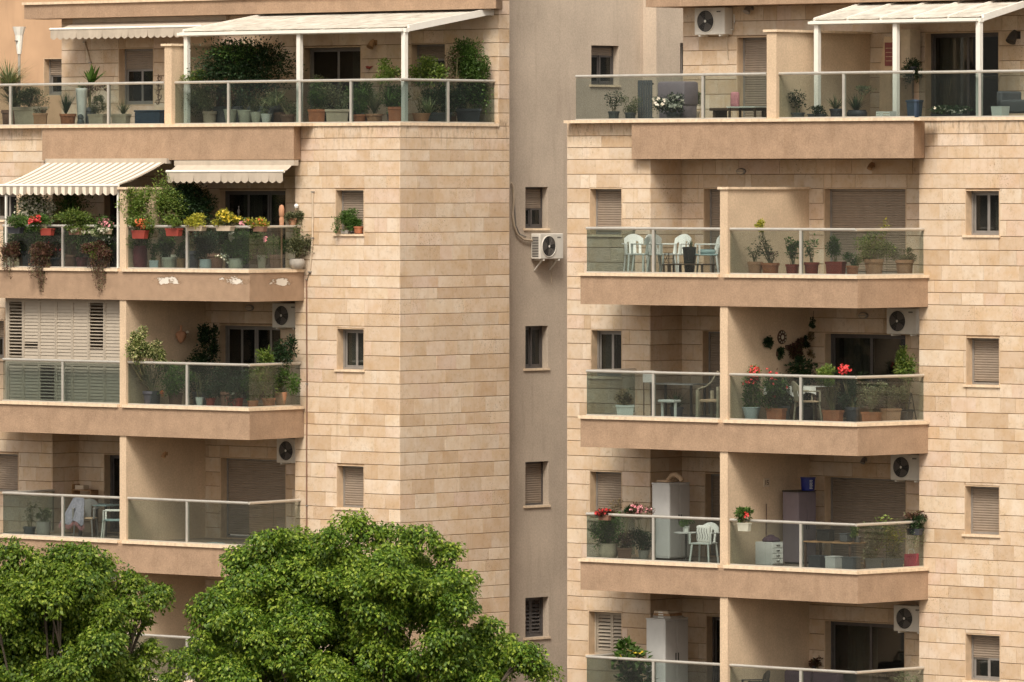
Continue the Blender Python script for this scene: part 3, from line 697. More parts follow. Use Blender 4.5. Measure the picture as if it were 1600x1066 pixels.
rf = BC.mb().prism([(C.U(1009, 3.9), 3.9), (C.U(1700, 3.9), 3.9), (C.U(1700, 3.9), 9), (C.U(1009, 3.9), 9)], zR, zR + .5).build('roof_slab', 'stucco', BC.root)
BC.mb().box(C.U(1009, 3.9) - .04, C.U(1700, 3.9), 3.85, 4.2, zR + .5, zR + .56).build('coping', 'sill', rf)
BC.finish()

# ================================================================== plants
def unit(a): return a / np.maximum(np.linalg.norm(a, axis=1, keepdims=True), 1e-6)
def leaf_quads(P, D, Nn, L, W):
    D = unit(D); Sd = unit(np.cross(D, Nn)); Nn = np.cross(Sd, D); L = np.asarray(L).reshape(-1, 1); W = np.asarray(W).reshape(-1, 1)
    mid = P + D * L * .45; dr = -Nn * L * .10
    return np.stack([P, mid + Sd * W * .5 + dr * 0, P + D * L + dr * 1.6, mid - Sd * W * .5 + dr * 0], axis=1)
def bush_leaves(rg, c, r, n, leaf, clumps=9, droop=0.0, tight=.42):
    c = np.array(c); r = np.array(r)
    k = rg.normal(size=(clumps, 3)); k = unit(k) * (rg.uniform(.25, .78, (clumps, 1)))
    cs = rg.uniform(.7, 1.25, clumps)
    i = rg.integers(0, clumps, n)
    q = unit(rg.normal(size=(n, 3))) * (rg.uniform(0, 1, (n, 1)) ** .5) * tight * cs[i][:, None]
    P = k[i] + q
    D = unit(q + k[i] * .35 + rg.normal(size=(n, 3)) * .22); D[:, 2] += .18 - droop
    Nn = unit(rg.normal(size=(n, 3)) * .6 + np.array([0, -.25, 1.0]))
    s = leaf * rg.uniform(.6, 1.25, n)
    return leaf_quads(c + P * r, D, Nn, s, s * rg.uniform(.45, .65, n)), c + k * r
def blades(rg, base, n, length, width, spread=1.0, arch=.5, seg=4, up=.6):
    out = []
    for i in range(n):
        t = rg.uniform(0, 2 * math.pi); e = rg.uniform(.05, 1.0) * spread
        d = np.array([math.cos(t) * e, math.sin(t) * e, up + rg.uniform(0, .5)]); d /= np.linalg.norm(d)
        L = length * rg.uniform(.65, 1.1); sd = np.array([-math.sin(t), math.cos(t), 0.0]); p = np.array(base) + d * .01; a = arch * rg.uniform(.4, 1.3)
        prev = None
        for j in range(seg + 1):
            f = j / seg; q = p + d * L * f; q[2] -= a * L * f * f * .55; q[:2] += d[:2] * a * L * f * f * .25
            wd = width * (1 - f ** 1.6) * .5 + width * .04
            cur = (q - sd * wd, q + sd * wd)
            if prev is not None: out.append([prev[0], prev[1], cur[1], cur[0]])
            prev = cur
    return np.array(out)
def petals(rg, C, size, n=6):
    """each bloom is a small rosette of petals"""
    out = []
    for c in C:
        ax = unit(rg.normal(size=(1, 3)) * .5 + np.array([[0, -.7, .6]]))[0]
        D = unit(np.cross(rg.normal(size=(n, 3)), ax)) + ax * .35
        out.append(leaf_quads(np.repeat(c[None], n, 0), D, np.repeat(ax[None], n, 0), np.full(n, size), np.full(n, size * .8)))
    return np.concatenate(out)
POTS = {'round': [(.80, 0), (.83, .03), (.95, .80), (1.06, .81), (1.06, 1.0), (.97, 1.0), (.95, .90), (0.02, .88)],
        'bowl': [(.45, 0), (.70, .08), (.98, .45), (1.0, .70), (.86, .96), (.90, 1.0), (.82, 1.0), (.78, .90), (.02, .88)],
        'barrel': [(.80, 0), (.84, .02), (1.0, .45), (.93, .93), (.98, .94), (.98, 1.0), (.88, 1.0), (.86, .92), (.02, .90)],
        'tall': [(.62, 0), (.64, .02), (.98, .92), (1.03, .93), (1.03, 1.0), (.93, 1.0), (.90, .93), (.02, .91)],
        'square': [(.84, 0), (.86, .02), (.96, .84), (1.04, .85), (1.04, 1.0), (.95, 1.0), (.93, .90), (.02, .88)]}
RG = [0]
def spot(fr, px, v): 
    u = fr.U(px, v); return u, v
ZONES = []
def zone(fr, floor, px):
    """how far along the facade a thing may stand: between partition, rail ends and the bent side of the railing"""
    if fr is A:
        if abs(floor - (zA[4] - .03)) < .5: return ((-99, A.U(257, 2.0)) if px < 262 else (A.U(268, 2.0), uM1 - .2)) + (2.3,)
        a, b = A.U(187, .03), A.U(197, .03); return ((A.U(5, .1), a) if px < 192 else (b, -.22)) + (.22,)
    if abs(floor - (zC[4] - .03)) < .5: return ((C.U(900, 1.62), C.U(1198, 1.52)) if px < 1205 else (C.U(1213, 1.52), 99)) + (1.75,)
    a, b = C.U(1125, .03), C.U(1137, .03); return ((C.U(917, .1), a) if px < 1131 else (b, -.22)) + (.22,)
def fit(fr, px, v, floor, half):
    lo, hi, vmin = zone(fr, floor, px); u = fr.U(px, v)
    if u < lo + half: v = fr.V(px, lo + half)
    elif u > hi - half: v = fr.V(px, hi - half)
    return max(v, vmin)
def plant(fr, v, floor, label, pot, fols, group=None, cat='potted plant', name='potted_plant', hang=False):
    """pot: (kind, x0, y0, x1, y1, material) or None; fols: (kind, x0, y0, x1, y1, material, options). Boxes are photo pixels, turned into metres at the plant's own distance."""
    RG[0] += 1; rg = np.random.default_rng(1000 + RG[0])
    bx = pot[1:5] if pot else fols[0][1:5]
    pc = (bx[0] + bx[2]) / 2
    if floor is not None and not hang: v = fit(fr, pc, v, floor, (bx[2] - bx[0]) / 150.0 + .02)
    u = fr.U(pc, v); X, Y = fr.w(u, v); s = F / Y
    zz = lambda py: ZC + (CY - py) / s
    z0 = zz(bx[3]) if (hang or floor is None) else floor
    root = thing(name, label, cat, (X, Y, z0), 0.0, group)
    topz = 0.0
    if pot:
        k, x0, y0, x1, y1, mt = pot; wd = (x1 - x0) / s; h = max(.06, zz(y0) - z0); topz = h * .9
        m = MB()
        if k == 'trough':
            # a long box lying along the rail: its length and depth both show in the pixel width
            dp = min(.20, wd * .35); ln = max(.18, (wd - dp * .665) / .747); a, b = ln / 2, dp / 2
            co, si = math.cos(fr.th), math.sin(fr.th); rot = lambda x, y: (x * co - y * si, x * si + y * co)
            pr = [(.88, 0), (.98, .82), (1.05, .83), (1.05, 1.0), (.95, 1.0), (.94, .88)]
            vs = [rot(sx * a * q, sy * b * (q if q < 1 else q + .03)) + (zq * h,) for q, zq in pr for sx, sy in ((-1, -1), (1, -1), (1, 1), (-1, 1))]
            fs = [(0, 3, 2, 1)] + [(4 * i + j, 4 * i + (j + 1) % 4, 4 * i + 4 + (j + 1) % 4, 4 * i + 4 + j) for i in range(5) for j in range(4)] + [(20, 21, 22, 23)]
            m.add(vs, fs); po = m.build('pot', mt, root)
            MB().add([rot(sx * a * .9, sy * b * .85) + (h * .9,) for sx, sy in ((-1, -1), (1, -1), (1, 1), (-1, 1))], [(0, 1, 2, 3)]).build('soil', 'soil', po)
        else:
            m.lathe([(r * wd / 2 / 1.04, q * h) for r, q in POTS[k]], n=20 if k != 'square' else 24, sq=1.0 if k == 'square' else 0)
            po = m.build('pot', mt, root, smooth=(k != 'square'))
            MB().lathe([(wd * .42, h * .895), (wd * .40, h * .915)], n=14).build('soil', 'soil', po)
    stems = MB(); ns = 0
    for fo in fols:
        k, x0, y0, x1, y1, mt = fo[:6]; o = fo[6] if len(fo) > 6 else {}
        if hang and k == 'bush': x0 -= 5; x1 += 5; y0 -= 4
        wd, ht = (x1 - x0) / s, (y1 - y0) / s; cx = ((x0 + x1) / 2 - pc) / s; zb = zz(y1) - z0; dy = o.get('dy', 0.0)
        leaf = o.get('leaf', .05); dens = o.get('d', 1.0)
        if k == 'bush':
            dp = min(o.get('dp', .8 * wd), .95); leaf *= 1.1; n = int(dens * 7.0 * wd * ht / (leaf * leaf * .5)) + 20
            V, ks = bush_leaves(rg, (cx, dy, zb + ht / 2), (wd * .60, dp * .55, ht * .59), n, leaf, o.get('k', max(6, int(wd * ht * 26))), o.get('droop', 0))
            fo_o = quads('foliage', V, mt, root)
            for c in ks[:: max(1, len(ks) // 8)]:
                b = (rg.uniform(-.03, .03), rg.uniform(-.03, .03), topz)
                stems.tube([b, ((b[0] + c[0]) / 2 + rg.uniform(-.03, .03), c[1] / 2, (b[2] + c[2]) / 2), tuple(c)], [.009, .007, .003], 4); ns += 1
            P = V[:, 0]
        elif k == 'spiky':
            L = max(wd * .66, ht * 1.05); V = blades(rg, (cx, dy, zb + (ht * .35 if o.get('ball') else 0)), int(o.get('n', 40)), L, o.get('w', .025), o.get('spread', 1.0), o.get('arch', .6), up=-.15 if o.get('ball') else o.get('up', .6))
            fo_o = quads('foliage', V, mt, root); P = V[:, 3]
            if o.get('trunk'): stems.tube([(0, 0, topz), (cx * .5, dy, (topz + zb + ht * .3) / 2), (cx, dy, zb + ht * .3)], [.028, .022, .02], 6); ns += 1
        elif k == 'sprig':
            # a few thin upright stems, leaves set along them
            Vs = []
            for i in range(int(o.get('n', 4))):
                tx, ty = cx + rg.uniform(-.5, .5) * wd, dy + rg.uniform(-.15, .15); tz = zb + ht * rg.uniform(.72, 1.0)
                b = np.array([rg.uniform(-.04, .04), 0, min(topz, zb)]); e = np.array([tx, ty, tz]); mdp = (b + e) / 2 + np.array([rg.uniform(-.06, .06), 0, 0.05])
                stems.tube([tuple(b), tuple(mdp), tuple(e)], [.008, .006, .003], 4); ns += 1
                nl = int(dens * 40); t = rg.uniform(.25, 1, nl)[:, None]
                P = (1 - t) ** 2 * b + 2 * t * (1 - t) * mdp + t * t * e
                D = rg.normal(size=(nl, 3)); D[:, 2] = np.abs(D[:, 2]) * .6 - .15
                P = P + unit(D) * rg.uniform(0, .09, (nl, 1)) * np.array([1, 1, .6])
                sz = leaf * rg.uniform(.7, 1.6, nl); Vs.append(leaf_quads(P, D, unit(rg.normal(size=(nl, 3)) * .5 + np.array([0, 0, 1.])), sz, sz * .5))
            V = np.concatenate(Vs); fo_o = quads('foliage', V, mt, root); P = V[:, 2]
        elif k == 'trail':
            Vs = []
            for i in range(int(o.get('n', 14))):
                x = cx + rg.uniform(-.5, .5) * wd; L = ht * rg.uniform(.35, 1.0) * (1 - .8 * abs((x - cx) / max(wd, .01))) ; nl = int(max(8, L / leaf * 3.2 * dens)); t = np.sort(rg.uniform(0, 1, nl))
                P = np.stack([x + .05 * np.sin(t * 5 + i) + rg.normal(size=nl) * .025, dy + rg.normal(size=nl) * .03 - .03, zb + ht - t * L], axis=1)
                D = rg.normal(size=(nl, 3)); D[:, 2] -= .5; sz = leaf * rg.uniform(.6, 1.2, nl)
                Vs.append(leaf_quads(P, D, unit(rg.normal(size=(nl, 3)) + np.array([0, -1., .5])), sz, sz * .65))
                stems.tube([(x, dy - .03, zb + ht), (x + .03, dy - .03, zb + ht - L * .5), (x, dy - .03, zb + ht - L)], .004, 3); ns += 1
            V = np.concatenate(Vs); fo_o = quads('foliage', V, mt, root); P = V[:, 2]
        if o.get('fl'):
            fm, fn, fs = o['fl']; fn = int(fn * 1.6); fx = o.get('flbox')
            if fx:
                c = np.array([((fx[0] + fx[2]) / 2 - pc) / s, dy - .08, zz((fx[1] + fx[3]) / 2) - z0]); rr = np.array([(fx[2] - fx[0]) / 2 / s, .12, (fx[3] - fx[1]) / 2 / s])
                Cc = c + unit(rg.normal(size=(fn, 3))) * rr * rg.uniform(.1, .95, (fn, 1))
            else:
                w8 = P[:, 2] - P[:, 1] * .8; idx = np.argsort(-w8)[: max(fn, len(P) // 2)]; Cc = P[rg.choice(idx, fn)]
                Cc[:, 1] -= .02
            quads('flowers', petals(rg, Cc, fs), fm, fo_o, kind='stuff')
    if ns: stems.build('stem', 'stem', root)
    return root

# ================================================================== balcony things
def at(fr, px, v, z, name, label, cat, group=None, rot=0.0):
    u = fr.U(px, v); x, y = fr.w(u, v); return thing(name, label, cat, (x, y, z), fr.th + rot, group)
def make_ac(label, loc, rot, group, w=.80, h=.55, d=.30, struts=False):
    r = thing('air_conditioner', label, 'air conditioner', loc, rot, group)      # origin: wall side, bottom left of the casing's face
    body = MB().rbox(0, w, -d, -.02, 0, h, .018).build('casing', 'ac_body', r)
    cx, cz, rad = w * .37, h * .5, h * .405
    m = MB(); n = 32
    m.add([(cx + rad * math.cos(2 * math.pi * i / n) * q, -d - e, cz + rad * math.sin(2 * math.pi * i / n) * q) for q, e in ((1.06, .001), (1.03, .016), (.98, .016), (.96, .001)) for i in range(n)],
          [(j * n + i, j * n + (i + 1) % n, (j + 1) * n + (i + 1) % n, (j + 1) * n + i) for j in range(3) for i in range(n)])
    m.build('fan_ring', 'ac_body', r, smooth=True)
    MB().add([(cx + rad * .97 * math.cos(2 * math.pi * i / n), -d - .003, cz + rad * .97 * math.sin(2 * math.pi * i / n)) for i in range(n)], [tuple(range(n))[::-1]]).build('fan_opening', 'black_plastic', r)
    m = MB()
    for b in range(3):
        t0 = b * 2.094 + .3; pts = []
        for i in range(9):
            f = i / 8; pts.append((t0 + f * 1.25, .25)); 
        vs = [(cx + rad * q * math.cos(t), -d - .005 - .004 * (q > .5), cz + rad * q * math.sin(t)) for q in (.22, .90) for t, _ in pts]
        m.add(vs, [(i, i + 1, 9 + i + 1, 9 + i) for i in range(8)])
    m.build('fan_blades', 'grille', r)
    m = MB()
    for q in (.45, .62, .79):
        m.tube([(cx + rad * q * math.cos(2 * math.pi * i / 24), -d - .012, cz + rad * q * math.sin(2 * math.pi * i / 24)) for i in range(25)], .0025, 3)
    for i in range(12):
        t = 2 * math.pi * i / 12; m.tube([(cx + rad * .16 * math.cos(t), -d - .012, cz + rad * .16 * math.sin(t)), (cx + rad * .97 * math.cos(t), -d - .012, cz + rad * .97 * math.sin(t))], .0025, 3)
    m.build('fan_grille', 'grille', r)
    MB().add([(cx + rad * .13 * math.cos(2 * math.pi * i / 12), -d - .018, cz + rad * .13 * math.sin(2 * math.pi * i / 12)) for i in range(12)], [tuple(range(12))[::-1]]).build('hub', 'white_metal', r)
    m = MB()
    for i in range(6): m.box(w * .74 + i * .019, w * .74 + i * .019 + .013, -d - .002, -d - .0005, h * .84 - .014, h * .84 + .016)
    m.build('badge', 'dark_metal', r)
    m = MB()
    for i in range(13): m.box(-.002, -.0005, -d + .05, -.06, .05 + i * .036, .05 + i * .036 + .022)
    m.build('side_vents', 'black_plastic', r)
    for x in (.12, w - .16):
        m = MB().box(x, x + .035, -d, .0, -.035, -.002)
        if struts: m.add([(x, -.02, -.26), (x + .035, -.02, -.26), (x + .035, -d * .8, -.035), (x, -d * .8, -.035), (x, 0, -.26), (x + .035, 0, -.26), (x + .035, -d * .8 + .04, -.035), (x, -d * .8 + .04, -.035)], [(0, 1, 2, 3), (7, 6, 5, 4), (0, 3, 7, 4), (1, 5, 6, 2)])
        m.build('bracket', 'white_metal', r)
    MB().tube([(w * .85, -.12, .02), (w * .86, -.10, -.06), (w * .84, -.05, -.20), (w * .86, -.03, -.55)], .011, 6).build('drain_hose', 'beige_pot', r, smooth=True)
    MB().tube([(w * .97, -.08, .12), (w + .05, -.07, .10), (w + .06, -.04, .28), (w + .03, -.01, .45)], .016, 6).build('pipe', 'white_metal', r, smooth=True)
    return r
def ac_on(fr, px0, py1, v, label, group='air conditioners on the walls', w=.80, h=.55):
    u = fr.U(px0, v - .30); x, y = fr.w(u, v); z = fr.Z(py1, u, v - .3); return make_ac(label, (x, y, z), fr.th, group, w, h)
def chair(fr, px, v, z, rot, label, mats=('white_plastic', 'white_plastic'), group='white plastic garden chairs', name='plastic_chair', arms=True, h=.86):
    r = at(fr, px, v, z, name, label, 'chair', group, rot); m0, m1 = mats
    MB().rbox(-.22, .22, -.22, .22, .41, .445, .012).build('seat', m1, r)
    m = MB(); n = 8                                                   # curved back with slots
    for i in range(n):
        a0, a1 = -.21 + .42 * i / n, -.21 + .42 * (i + 1) / n
        g = .012 if i % 2 else .0
        f0, f1 = .05 * (1 - (a0 / .21) ** 2), .05 * (1 - (a1 / .21) ** 2)
        zt = lambda a: h - .10 * (a / .21) ** 2
        if i % 2 == 0 or i in (3,): 
            m.add([(a0, .19 + f0, .44), (a1, .19 + f1, .44), (a1, .27 + f1, zt(a1)), (a0, .27 + f0, zt(a0)), (a0, .21 + f0, .44), (a1, .21 + f1, .44), (a1, .29 + f1, zt(a1)), (a0, .29 + f0, zt(a0))],
                  [(0, 1, 2, 3), (7, 6, 5, 4), (3, 2, 6, 7), (0, 3, 7, 4), (1, 5, 6, 2)])
        else:
            m.add([(a0, .255 + f0, zt(a0) - .14), (a1, .255 + f1, zt(a1) - .14), (a1, .27 + f1, zt(a1)), (a0, .27 + f0, zt(a0)), (a0, .275 + f0, zt(a0) - .14), (a1, .275 + f1, zt(a1) - .14), (a1, .29 + f1, zt(a1)), (a0, .29 + f0, zt(a0))],
                  [(0, 1, 2, 3), (7, 6, 5, 4), (3, 2, 6, 7), (0, 4, 5, 1)])
    m.build('backrest', m0, r)
    for sx in (-1, 1):
        for sy in (-1, 1):
            MB().tube([(sx * .19, sy * .19, .42), (sx * .225, sy * .235, 0)], [.024, .018], 6).build('leg', m0, r)
        if arms: MB().rbox(sx * .245 - .028, sx * .245 + .028, -.2, .25, .635, .66, .01).box(sx * .245 - .018, sx * .245 + .018, -.20, -.165, .42, .637).build('armrest', m0, r)
    return r
def cabinet(fr, px, v, z, w, d, h, label, m0, m1, doors='right', top=None, name='storage_cabinet', cat='cabinet'):
    """px: left edge of the face that looks to the street"""
    r = at(fr, px, v, z, name, label, cat)
    MB().rbox(0, w, 0, d, .04, h, .008).build('body', m0, r); MB().box(.03, w - .03, .03, d - .03, 0, .04).build('plinth', 'dark_metal', r)
    MB().rbox(-.012, w + .012, -.012, d + .012, h, h + .03, .006).build('top', top or m0, r)
    if doors == 'right':
        for i in range(2):
            o = MB().rbox(w + .001, w + .018, d * i / 2 + .006, d * (i + 1) / 2 - .006, .06, h - .02, .004).build('door', m1, r)
            MB().box(w + .018, w + .032, d / 2 + (.03 if i else -.05), d / 2 + (.05 if i else -.03), h * .48, h * .60).build('handle', 'dark_metal', o)
        MB().rbox(.03, w - .03, -.006, .002, .08, h - .04, .003).build('side_panel', m0, r)
    else:
        for i in range(2):
            o = MB().rbox(w * i / 2 + .006, w * (i + 1) / 2 - .006, -.018, -.001, .06, h - .02, .004).build('door', m1, r)
            MB().box(w / 2 + (.03 if i else -.05), w / 2 + (.05 if i else -.03), -.032, -.018, h * .48, h * .60).build('handle', 'dark_metal', o)
    return r
def table(fr, px, v, z, w, d, h, label, mtop, mleg, rot=0.0, name='table', group=None):
    r = at(fr, px, v, z, name, label, 'table', group, rot)
    MB().rbox(-w / 2, w / 2, -d / 2, d / 2, h - .03, h, .008).build('table_top', mtop, r)
    for sx in (-1, 1):
        for sy in (-1, 1): MB().box(sx * (w / 2 - .05) - .02, sx * (w / 2 - .05) + .02, sy * (d / 2 - .05) - .02, sy * (d / 2 - .05) + .02, 0, h - .03).build('leg', mleg, r)
    return r
def bulkhead(fr, px, py, v, label, group='oval wall lights', rx=.12, rz=.07):
    u = fr.U(px, v); x, y = fr.w(u, v); z = fr.Z(py, u, v); r = thing('wall_light', label, 'wall light', (x, y, z), fr.th, group); n = 20
    ring = lambda q, yy: [(rx * q * math.cos(2 * math.pi * i / n), yy, rz * q * math.sin(2 * math.pi * i / n)) for i in range(n)]
    MB().add(ring(1, -.02) + ring(1, -.06) + ring(.8, -.075), [(j * n + i, (j + 1) * n + i, (j + 1) * n + (i + 1) % n, j * n + (i + 1) % n) for j in range(2) for i in range(n)]).build('housing', 'grey_frame', r, smooth=True)
    MB().add(ring(.8, -.075) + ring(.45, -.095), [(i, n + i, n + (i + 1) % n, (i + 1) % n) for i in range(n)] + [tuple(n + i for i in range(n))[::-1]]).build('diffuser', 'beige_pot', r, smooth=True)
    m = MB(); m.box(-rx * .8, rx * .8, -.10, -.07, -.006, .006); m.build('guard', 'grey_frame', r); return r
def spotlight(fr, px, py, v, label, mat='grey_frame', group='wall spotlights', s=1.0):
    u = fr.U(px, v); x, y = fr.w(u, v); z = fr.Z(py, u, v); r = thing('spotlight', label, 'wall lamp', (x, y, z), fr.th, group)
    MB().rbox(-.04 * s, .04 * s, -.045, -.02, -.05 * s, .05 * s, .008).build('wall_plate', mat, r)
    MB().tube([(0, -.04, 0), (0, -.11 * s, -.01)], .013, 6).build('arm', mat, r)
    MB().tube([(0, -.08 * s, .05 * s), (0, -.12 * s, 0), (0, -.18 * s, -.09 * s)], [.03 * s, .055 * s, .07 * s], 12).build('lamp_shade', mat, r, smooth=True); return r
def awning(fr, B, u0, u1, vb, zb, vf, zf, val, label, striped=0, name='awning', box=True, posts=None):
    x, y = fr.w(u0, vb); org = (x, y, zb); r = thing(name, label, 'awning', org)
    m = MB(fr, org); n = striped or 12; k = 8
    for i in range(n):
        a, b = u0 + (u1 - u0) * i / n, u0 + (u1 - u0) * (i + 1) / n
        vs = []
        for j in range(k + 1):
            f = j / k; sag = -.035 * math.sin(math.pi * f); vs += [(a, vb + (vf - vb) * f, zb + (zf - zb) * f + sag), (b, vb + (vf - vb) * f, zb + (zf - zb) * f + sag)]
        m.add(vs, [(2 * j, 2 * j + 1, 2 * j + 3, 2 * j + 2) for j in range(k)], i % 2 if striped else 0)
    m.build('canopy', ['stripe_pale', 'stripe_dark'] if striped else 'awning_cloth', r, smooth=True)
    m = MB(fr, org); sc_n = max(6, int((u1 - u0) / .21)) if not striped else striped // 2
    for i in range(sc_n):
        a, b = u0 + (u1 - u0) * i / sc_n, u0 + (u1 - u0) * (i + 1) / sc_n; q = 8; wv = .012 * math.sin(i * 1.7)
        for j in range(q):
            f0, f1 = j / q, (j + 1) / q; d = lambda f: val + .05 * math.sin(math.pi * f)
            p0, p1 = a + (b - a) * f0, a + (b - a) * f1
            m.add([(p0, vf - .015, zf - .02), (p1, vf - .015, zf - .02), (p1, vf - .02 + wv, zf - d(f1)), (p0, vf - .02 + wv, zf - d(f0)), (p0, vf - .012, zf - .02), (p1, vf - .012, zf - .02), (p1, vf - .017 + wv, zf - d(f1)), (p0, vf - .017 + wv, zf - d(f0))],
                  [(0, 3, 2, 1), (4, 5, 6, 7), (2, 3, 7, 6)], (0 if f0 < .5 else 1) if striped else 0)
    m.build('valance', ['stripe_pale', 'stripe_dark'] if striped else 'awning_cloth', r)
    MB(fr, org).tube([(u0 - .03, vf, zf), (u1 + .03, vf, zf)], .032, 10).build('front_bar', 'white_metal', r, smooth=True)
    if box: MB(fr, org).box(u0 - .06, u1 + .06, vb - .02, vb + .13, zb - .03, zb + .09).build('roller_box', 'awning_cloth', r)
    for e in (.06, .94):
        uu = u0 + (u1 - u0) * e; MB(fr, org).tube([(uu, vb + .05, zb - .08), (uu + (.12 if e < .5 else -.12), (vb + vf) / 2, (zb + zf) / 2 - .16), (uu, vf, zf - .03)], .018, 6).build('arm', 'white_metal', r)
    if posts:
        for uu in posts[0]: MB(fr, org).box(uu - .02, uu + .02, vf + .02, vf + .06, posts[1], zf + .01).build('post', 'white_metal', r)
    return r
def pergola(fr, px_posts, x0, x1, vf, vb, ybot, ytop, rise, zfl, label, n_raft, proud=False):
    u0, u1 = fr.U(x0, vf), fr.U(x1, vf); um = (u0 + u1) / 2
    zb, zt = fr.Z(ybot, um, vf), fr.Z(ytop, um, vf); X, Y = fr.w(um, vf); org = (X, Y, zfl); r = thing('pergola', label, 'pergola', org)
    for p in px_posts:
        u = fr.U(p, vf + .05); MB(fr, org).box(u - .055, u + .055, vf + .005, vf + .105, zfl, zb + .001).build('post', 'white_metal', r)
    MB(fr, org).box(u0, u1, vf, vf + .11, zb, zt - .02).build('front_beam', 'white_metal', r)
    MB(fr, org).box(u0 - .01, u1 - .06, vf - .07, vf - .001, zb + .02, zt - .03).build('gutter', 'white_metal', r)
    def sl(v): return (v - vf) / (vb - vf) * rise
    for i in range(n_raft):
        u = u0 + .03 + (u1 - u0 - .06) * i / (n_raft - 1); w = .035; e = (.03 if 0 < i < n_raft - 1 and not proud else -.05)
        m = MB(fr, org); m.add([(u - w, vf + .112, zb + .02), (u + w, vf + .112, zb + .02), (u + w, vb, zb + rise + .02), (u - w, vb, zb + rise + .02), (u - w, vf + .112, zt - e), (u + w, vf + .112, zt - e), (u + w, vb, zt + rise - e), (u - w, vb, zt + rise - e)],
                               [(0, 3, 2, 1), (4, 5, 6, 7), (0, 1, 5, 4), (1, 2, 6, 5), (2, 3, 7, 6), (3, 0, 4, 7)]); m.build('rafter', 'white_metal', r)
    for i in range(n_raft - 1):
        a = u0 + .03 + (u1 - u0 - .06) * i / (n_raft - 1) + .02; b = u0 + .03 + (u1 - u0 - .06) * (i + 1) / (n_raft - 1) - .02
        MB(fr, org).add([(a, vf + .02, zt), (b, vf + .02, zt), (b, vb, zt + rise), (a, vb, zt + rise), (a, vf + .02, zt + .012), (b, vf + .02, zt + .012), (b, vb, zt + rise + .012), (a, vb, zt + rise + .012)],
                        [(0, 3, 2, 1), (4, 5, 6, 7), (0, 1, 5, 4), (1, 2, 6, 5), (2, 3, 7, 6), (3, 0, 4, 7)]).build('roof_panel', 'roof_sheet', r)
    MB(fr, org).box(u0, u1, vb + .002, vb + .1, zb + rise, zt + rise + .02).build('back_beam', 'white_metal', r)
    return r

# ================================================================== left building: awnings, pergola, lamps, units
f4, f3, f2, f1, f0 = zA[4] - .03, fl[3], fl[2], fl[1], fl[0]
pergola(A, (292, 468, 632), 280, 634, 2.3, 5.12, 54, 46, .42, f4, 'white metal pergola on the left terrace with three posts and a sloping roof', 6)
awning(A, BA, A.U(118, vT - .1), A.U(352, vT - .1), vT - .12, A.ZX(33, 230, vT - .1), 4.35, A.ZX(43, 220, 4.35), .20, 'pale rolled-in awning with scalloped edge under the left roof slab')
awning(A, BA, A.U(78, 1.62), A.U(262, 1.62), 1.55, A.ZX(254, 170, 1.6), .02, A.ZX(290, 96, .02), .17, 'striped beige and grey awning pulled out over a flowered balcony', striped=34, name='striped_awning', posts=([A.U(9, .05), A.U(184, .05)], zA[3] + .01))
awning(A, BA, A.U(278, 1.62), A.U(459, 1.62), 1.58, A.ZX(257, 360, 1.6), 1.28, A.ZX(268, 355, 1.3), .21, 'plain grey-beige half-rolled awning right of the striped one')
ac_on(A, 425, 512, vB, 'white air conditioner above the leafy balcony beside the louvred shutters')
ac_on(A, 432, 723, vB, 'white air conditioner above the empty balcony behind the trees')
bulkhead(A, 392, 481, vB, 'oval ceiling-height light on the stone wall left of an air conditioner')
spotlight(A, 262, 709, .9, 'small brass lamp on the partition of the empty balcony', 'wood', 'small wall lamps', .8)
spotlight(A, 588, 67, vT, 'brown wall lamp right of the dark terrace door', 'wood', 'small wall lamps', 1.2)
# rain pipes and cables on the main wall
def pipe(fr, v, pts, r, mat, label, name='wall_pipe', clips=0):
    u0 = fr.U(pts[0][0], v); x, y = fr.w(u0, v); org = (x, y, 0); t = thing(name, label, 'pipe', org)
    P = [(fr.U(px, v), v - .02 - r * 1.2, fr.ZX(py, px, v)) for px, py in pts]
    MB(fr, org).tube(P, r, 8).build('tube', mat, t, smooth=True)
    for (a, b) in zip(P[::2], P[1::2]):
        MB(fr, org).box(a[0] - r * 1.7, a[0] + r * 1.7, v - .02 - r * 2.4, v - .02, a[2] - .012, a[2] + .012).build('clip', 'grey_frame', t)
    return t
pipe(A, vM, [(491, 300), (491, 340), (490.5, 372), (488, 405), (486, 425), (482, 436)], .022, 'beige_pot', 'pale upright conduit on the stone wall left of the top window')
pipe(A, vM, [(481, 437), (481, 520), (481.5, 600), (481, 700), (481, 790), (481, 860)], .016, 'brown_pot', 'thin brown cable running down the stone wall beside the balconies')
pipe(A, vT, [(134, 66), (139, 82), (143, 98), (144, 112)], .02, 'beige_pot', 'thin bent conduit on the terrace wall under the rolled awning')
o = thing('globe_light', 'small round white lamp at the stone corner by the flowered balcony', 'wall lamp', (*A.w(A.U(463, 1.9), 1.9), A.ZX(322, 463, 1.9)), A.th)
MB().lathe([(.01, -.055), (.04, -.04), (.055, 0), (.04, .04), (.01, .055)], n=14).build('globe', 'white_plastic', o, smooth=True); MB().tube([(0, .02, 0), (0, .1, 0)], .012, 6).build('arm', 'grey_frame', o)
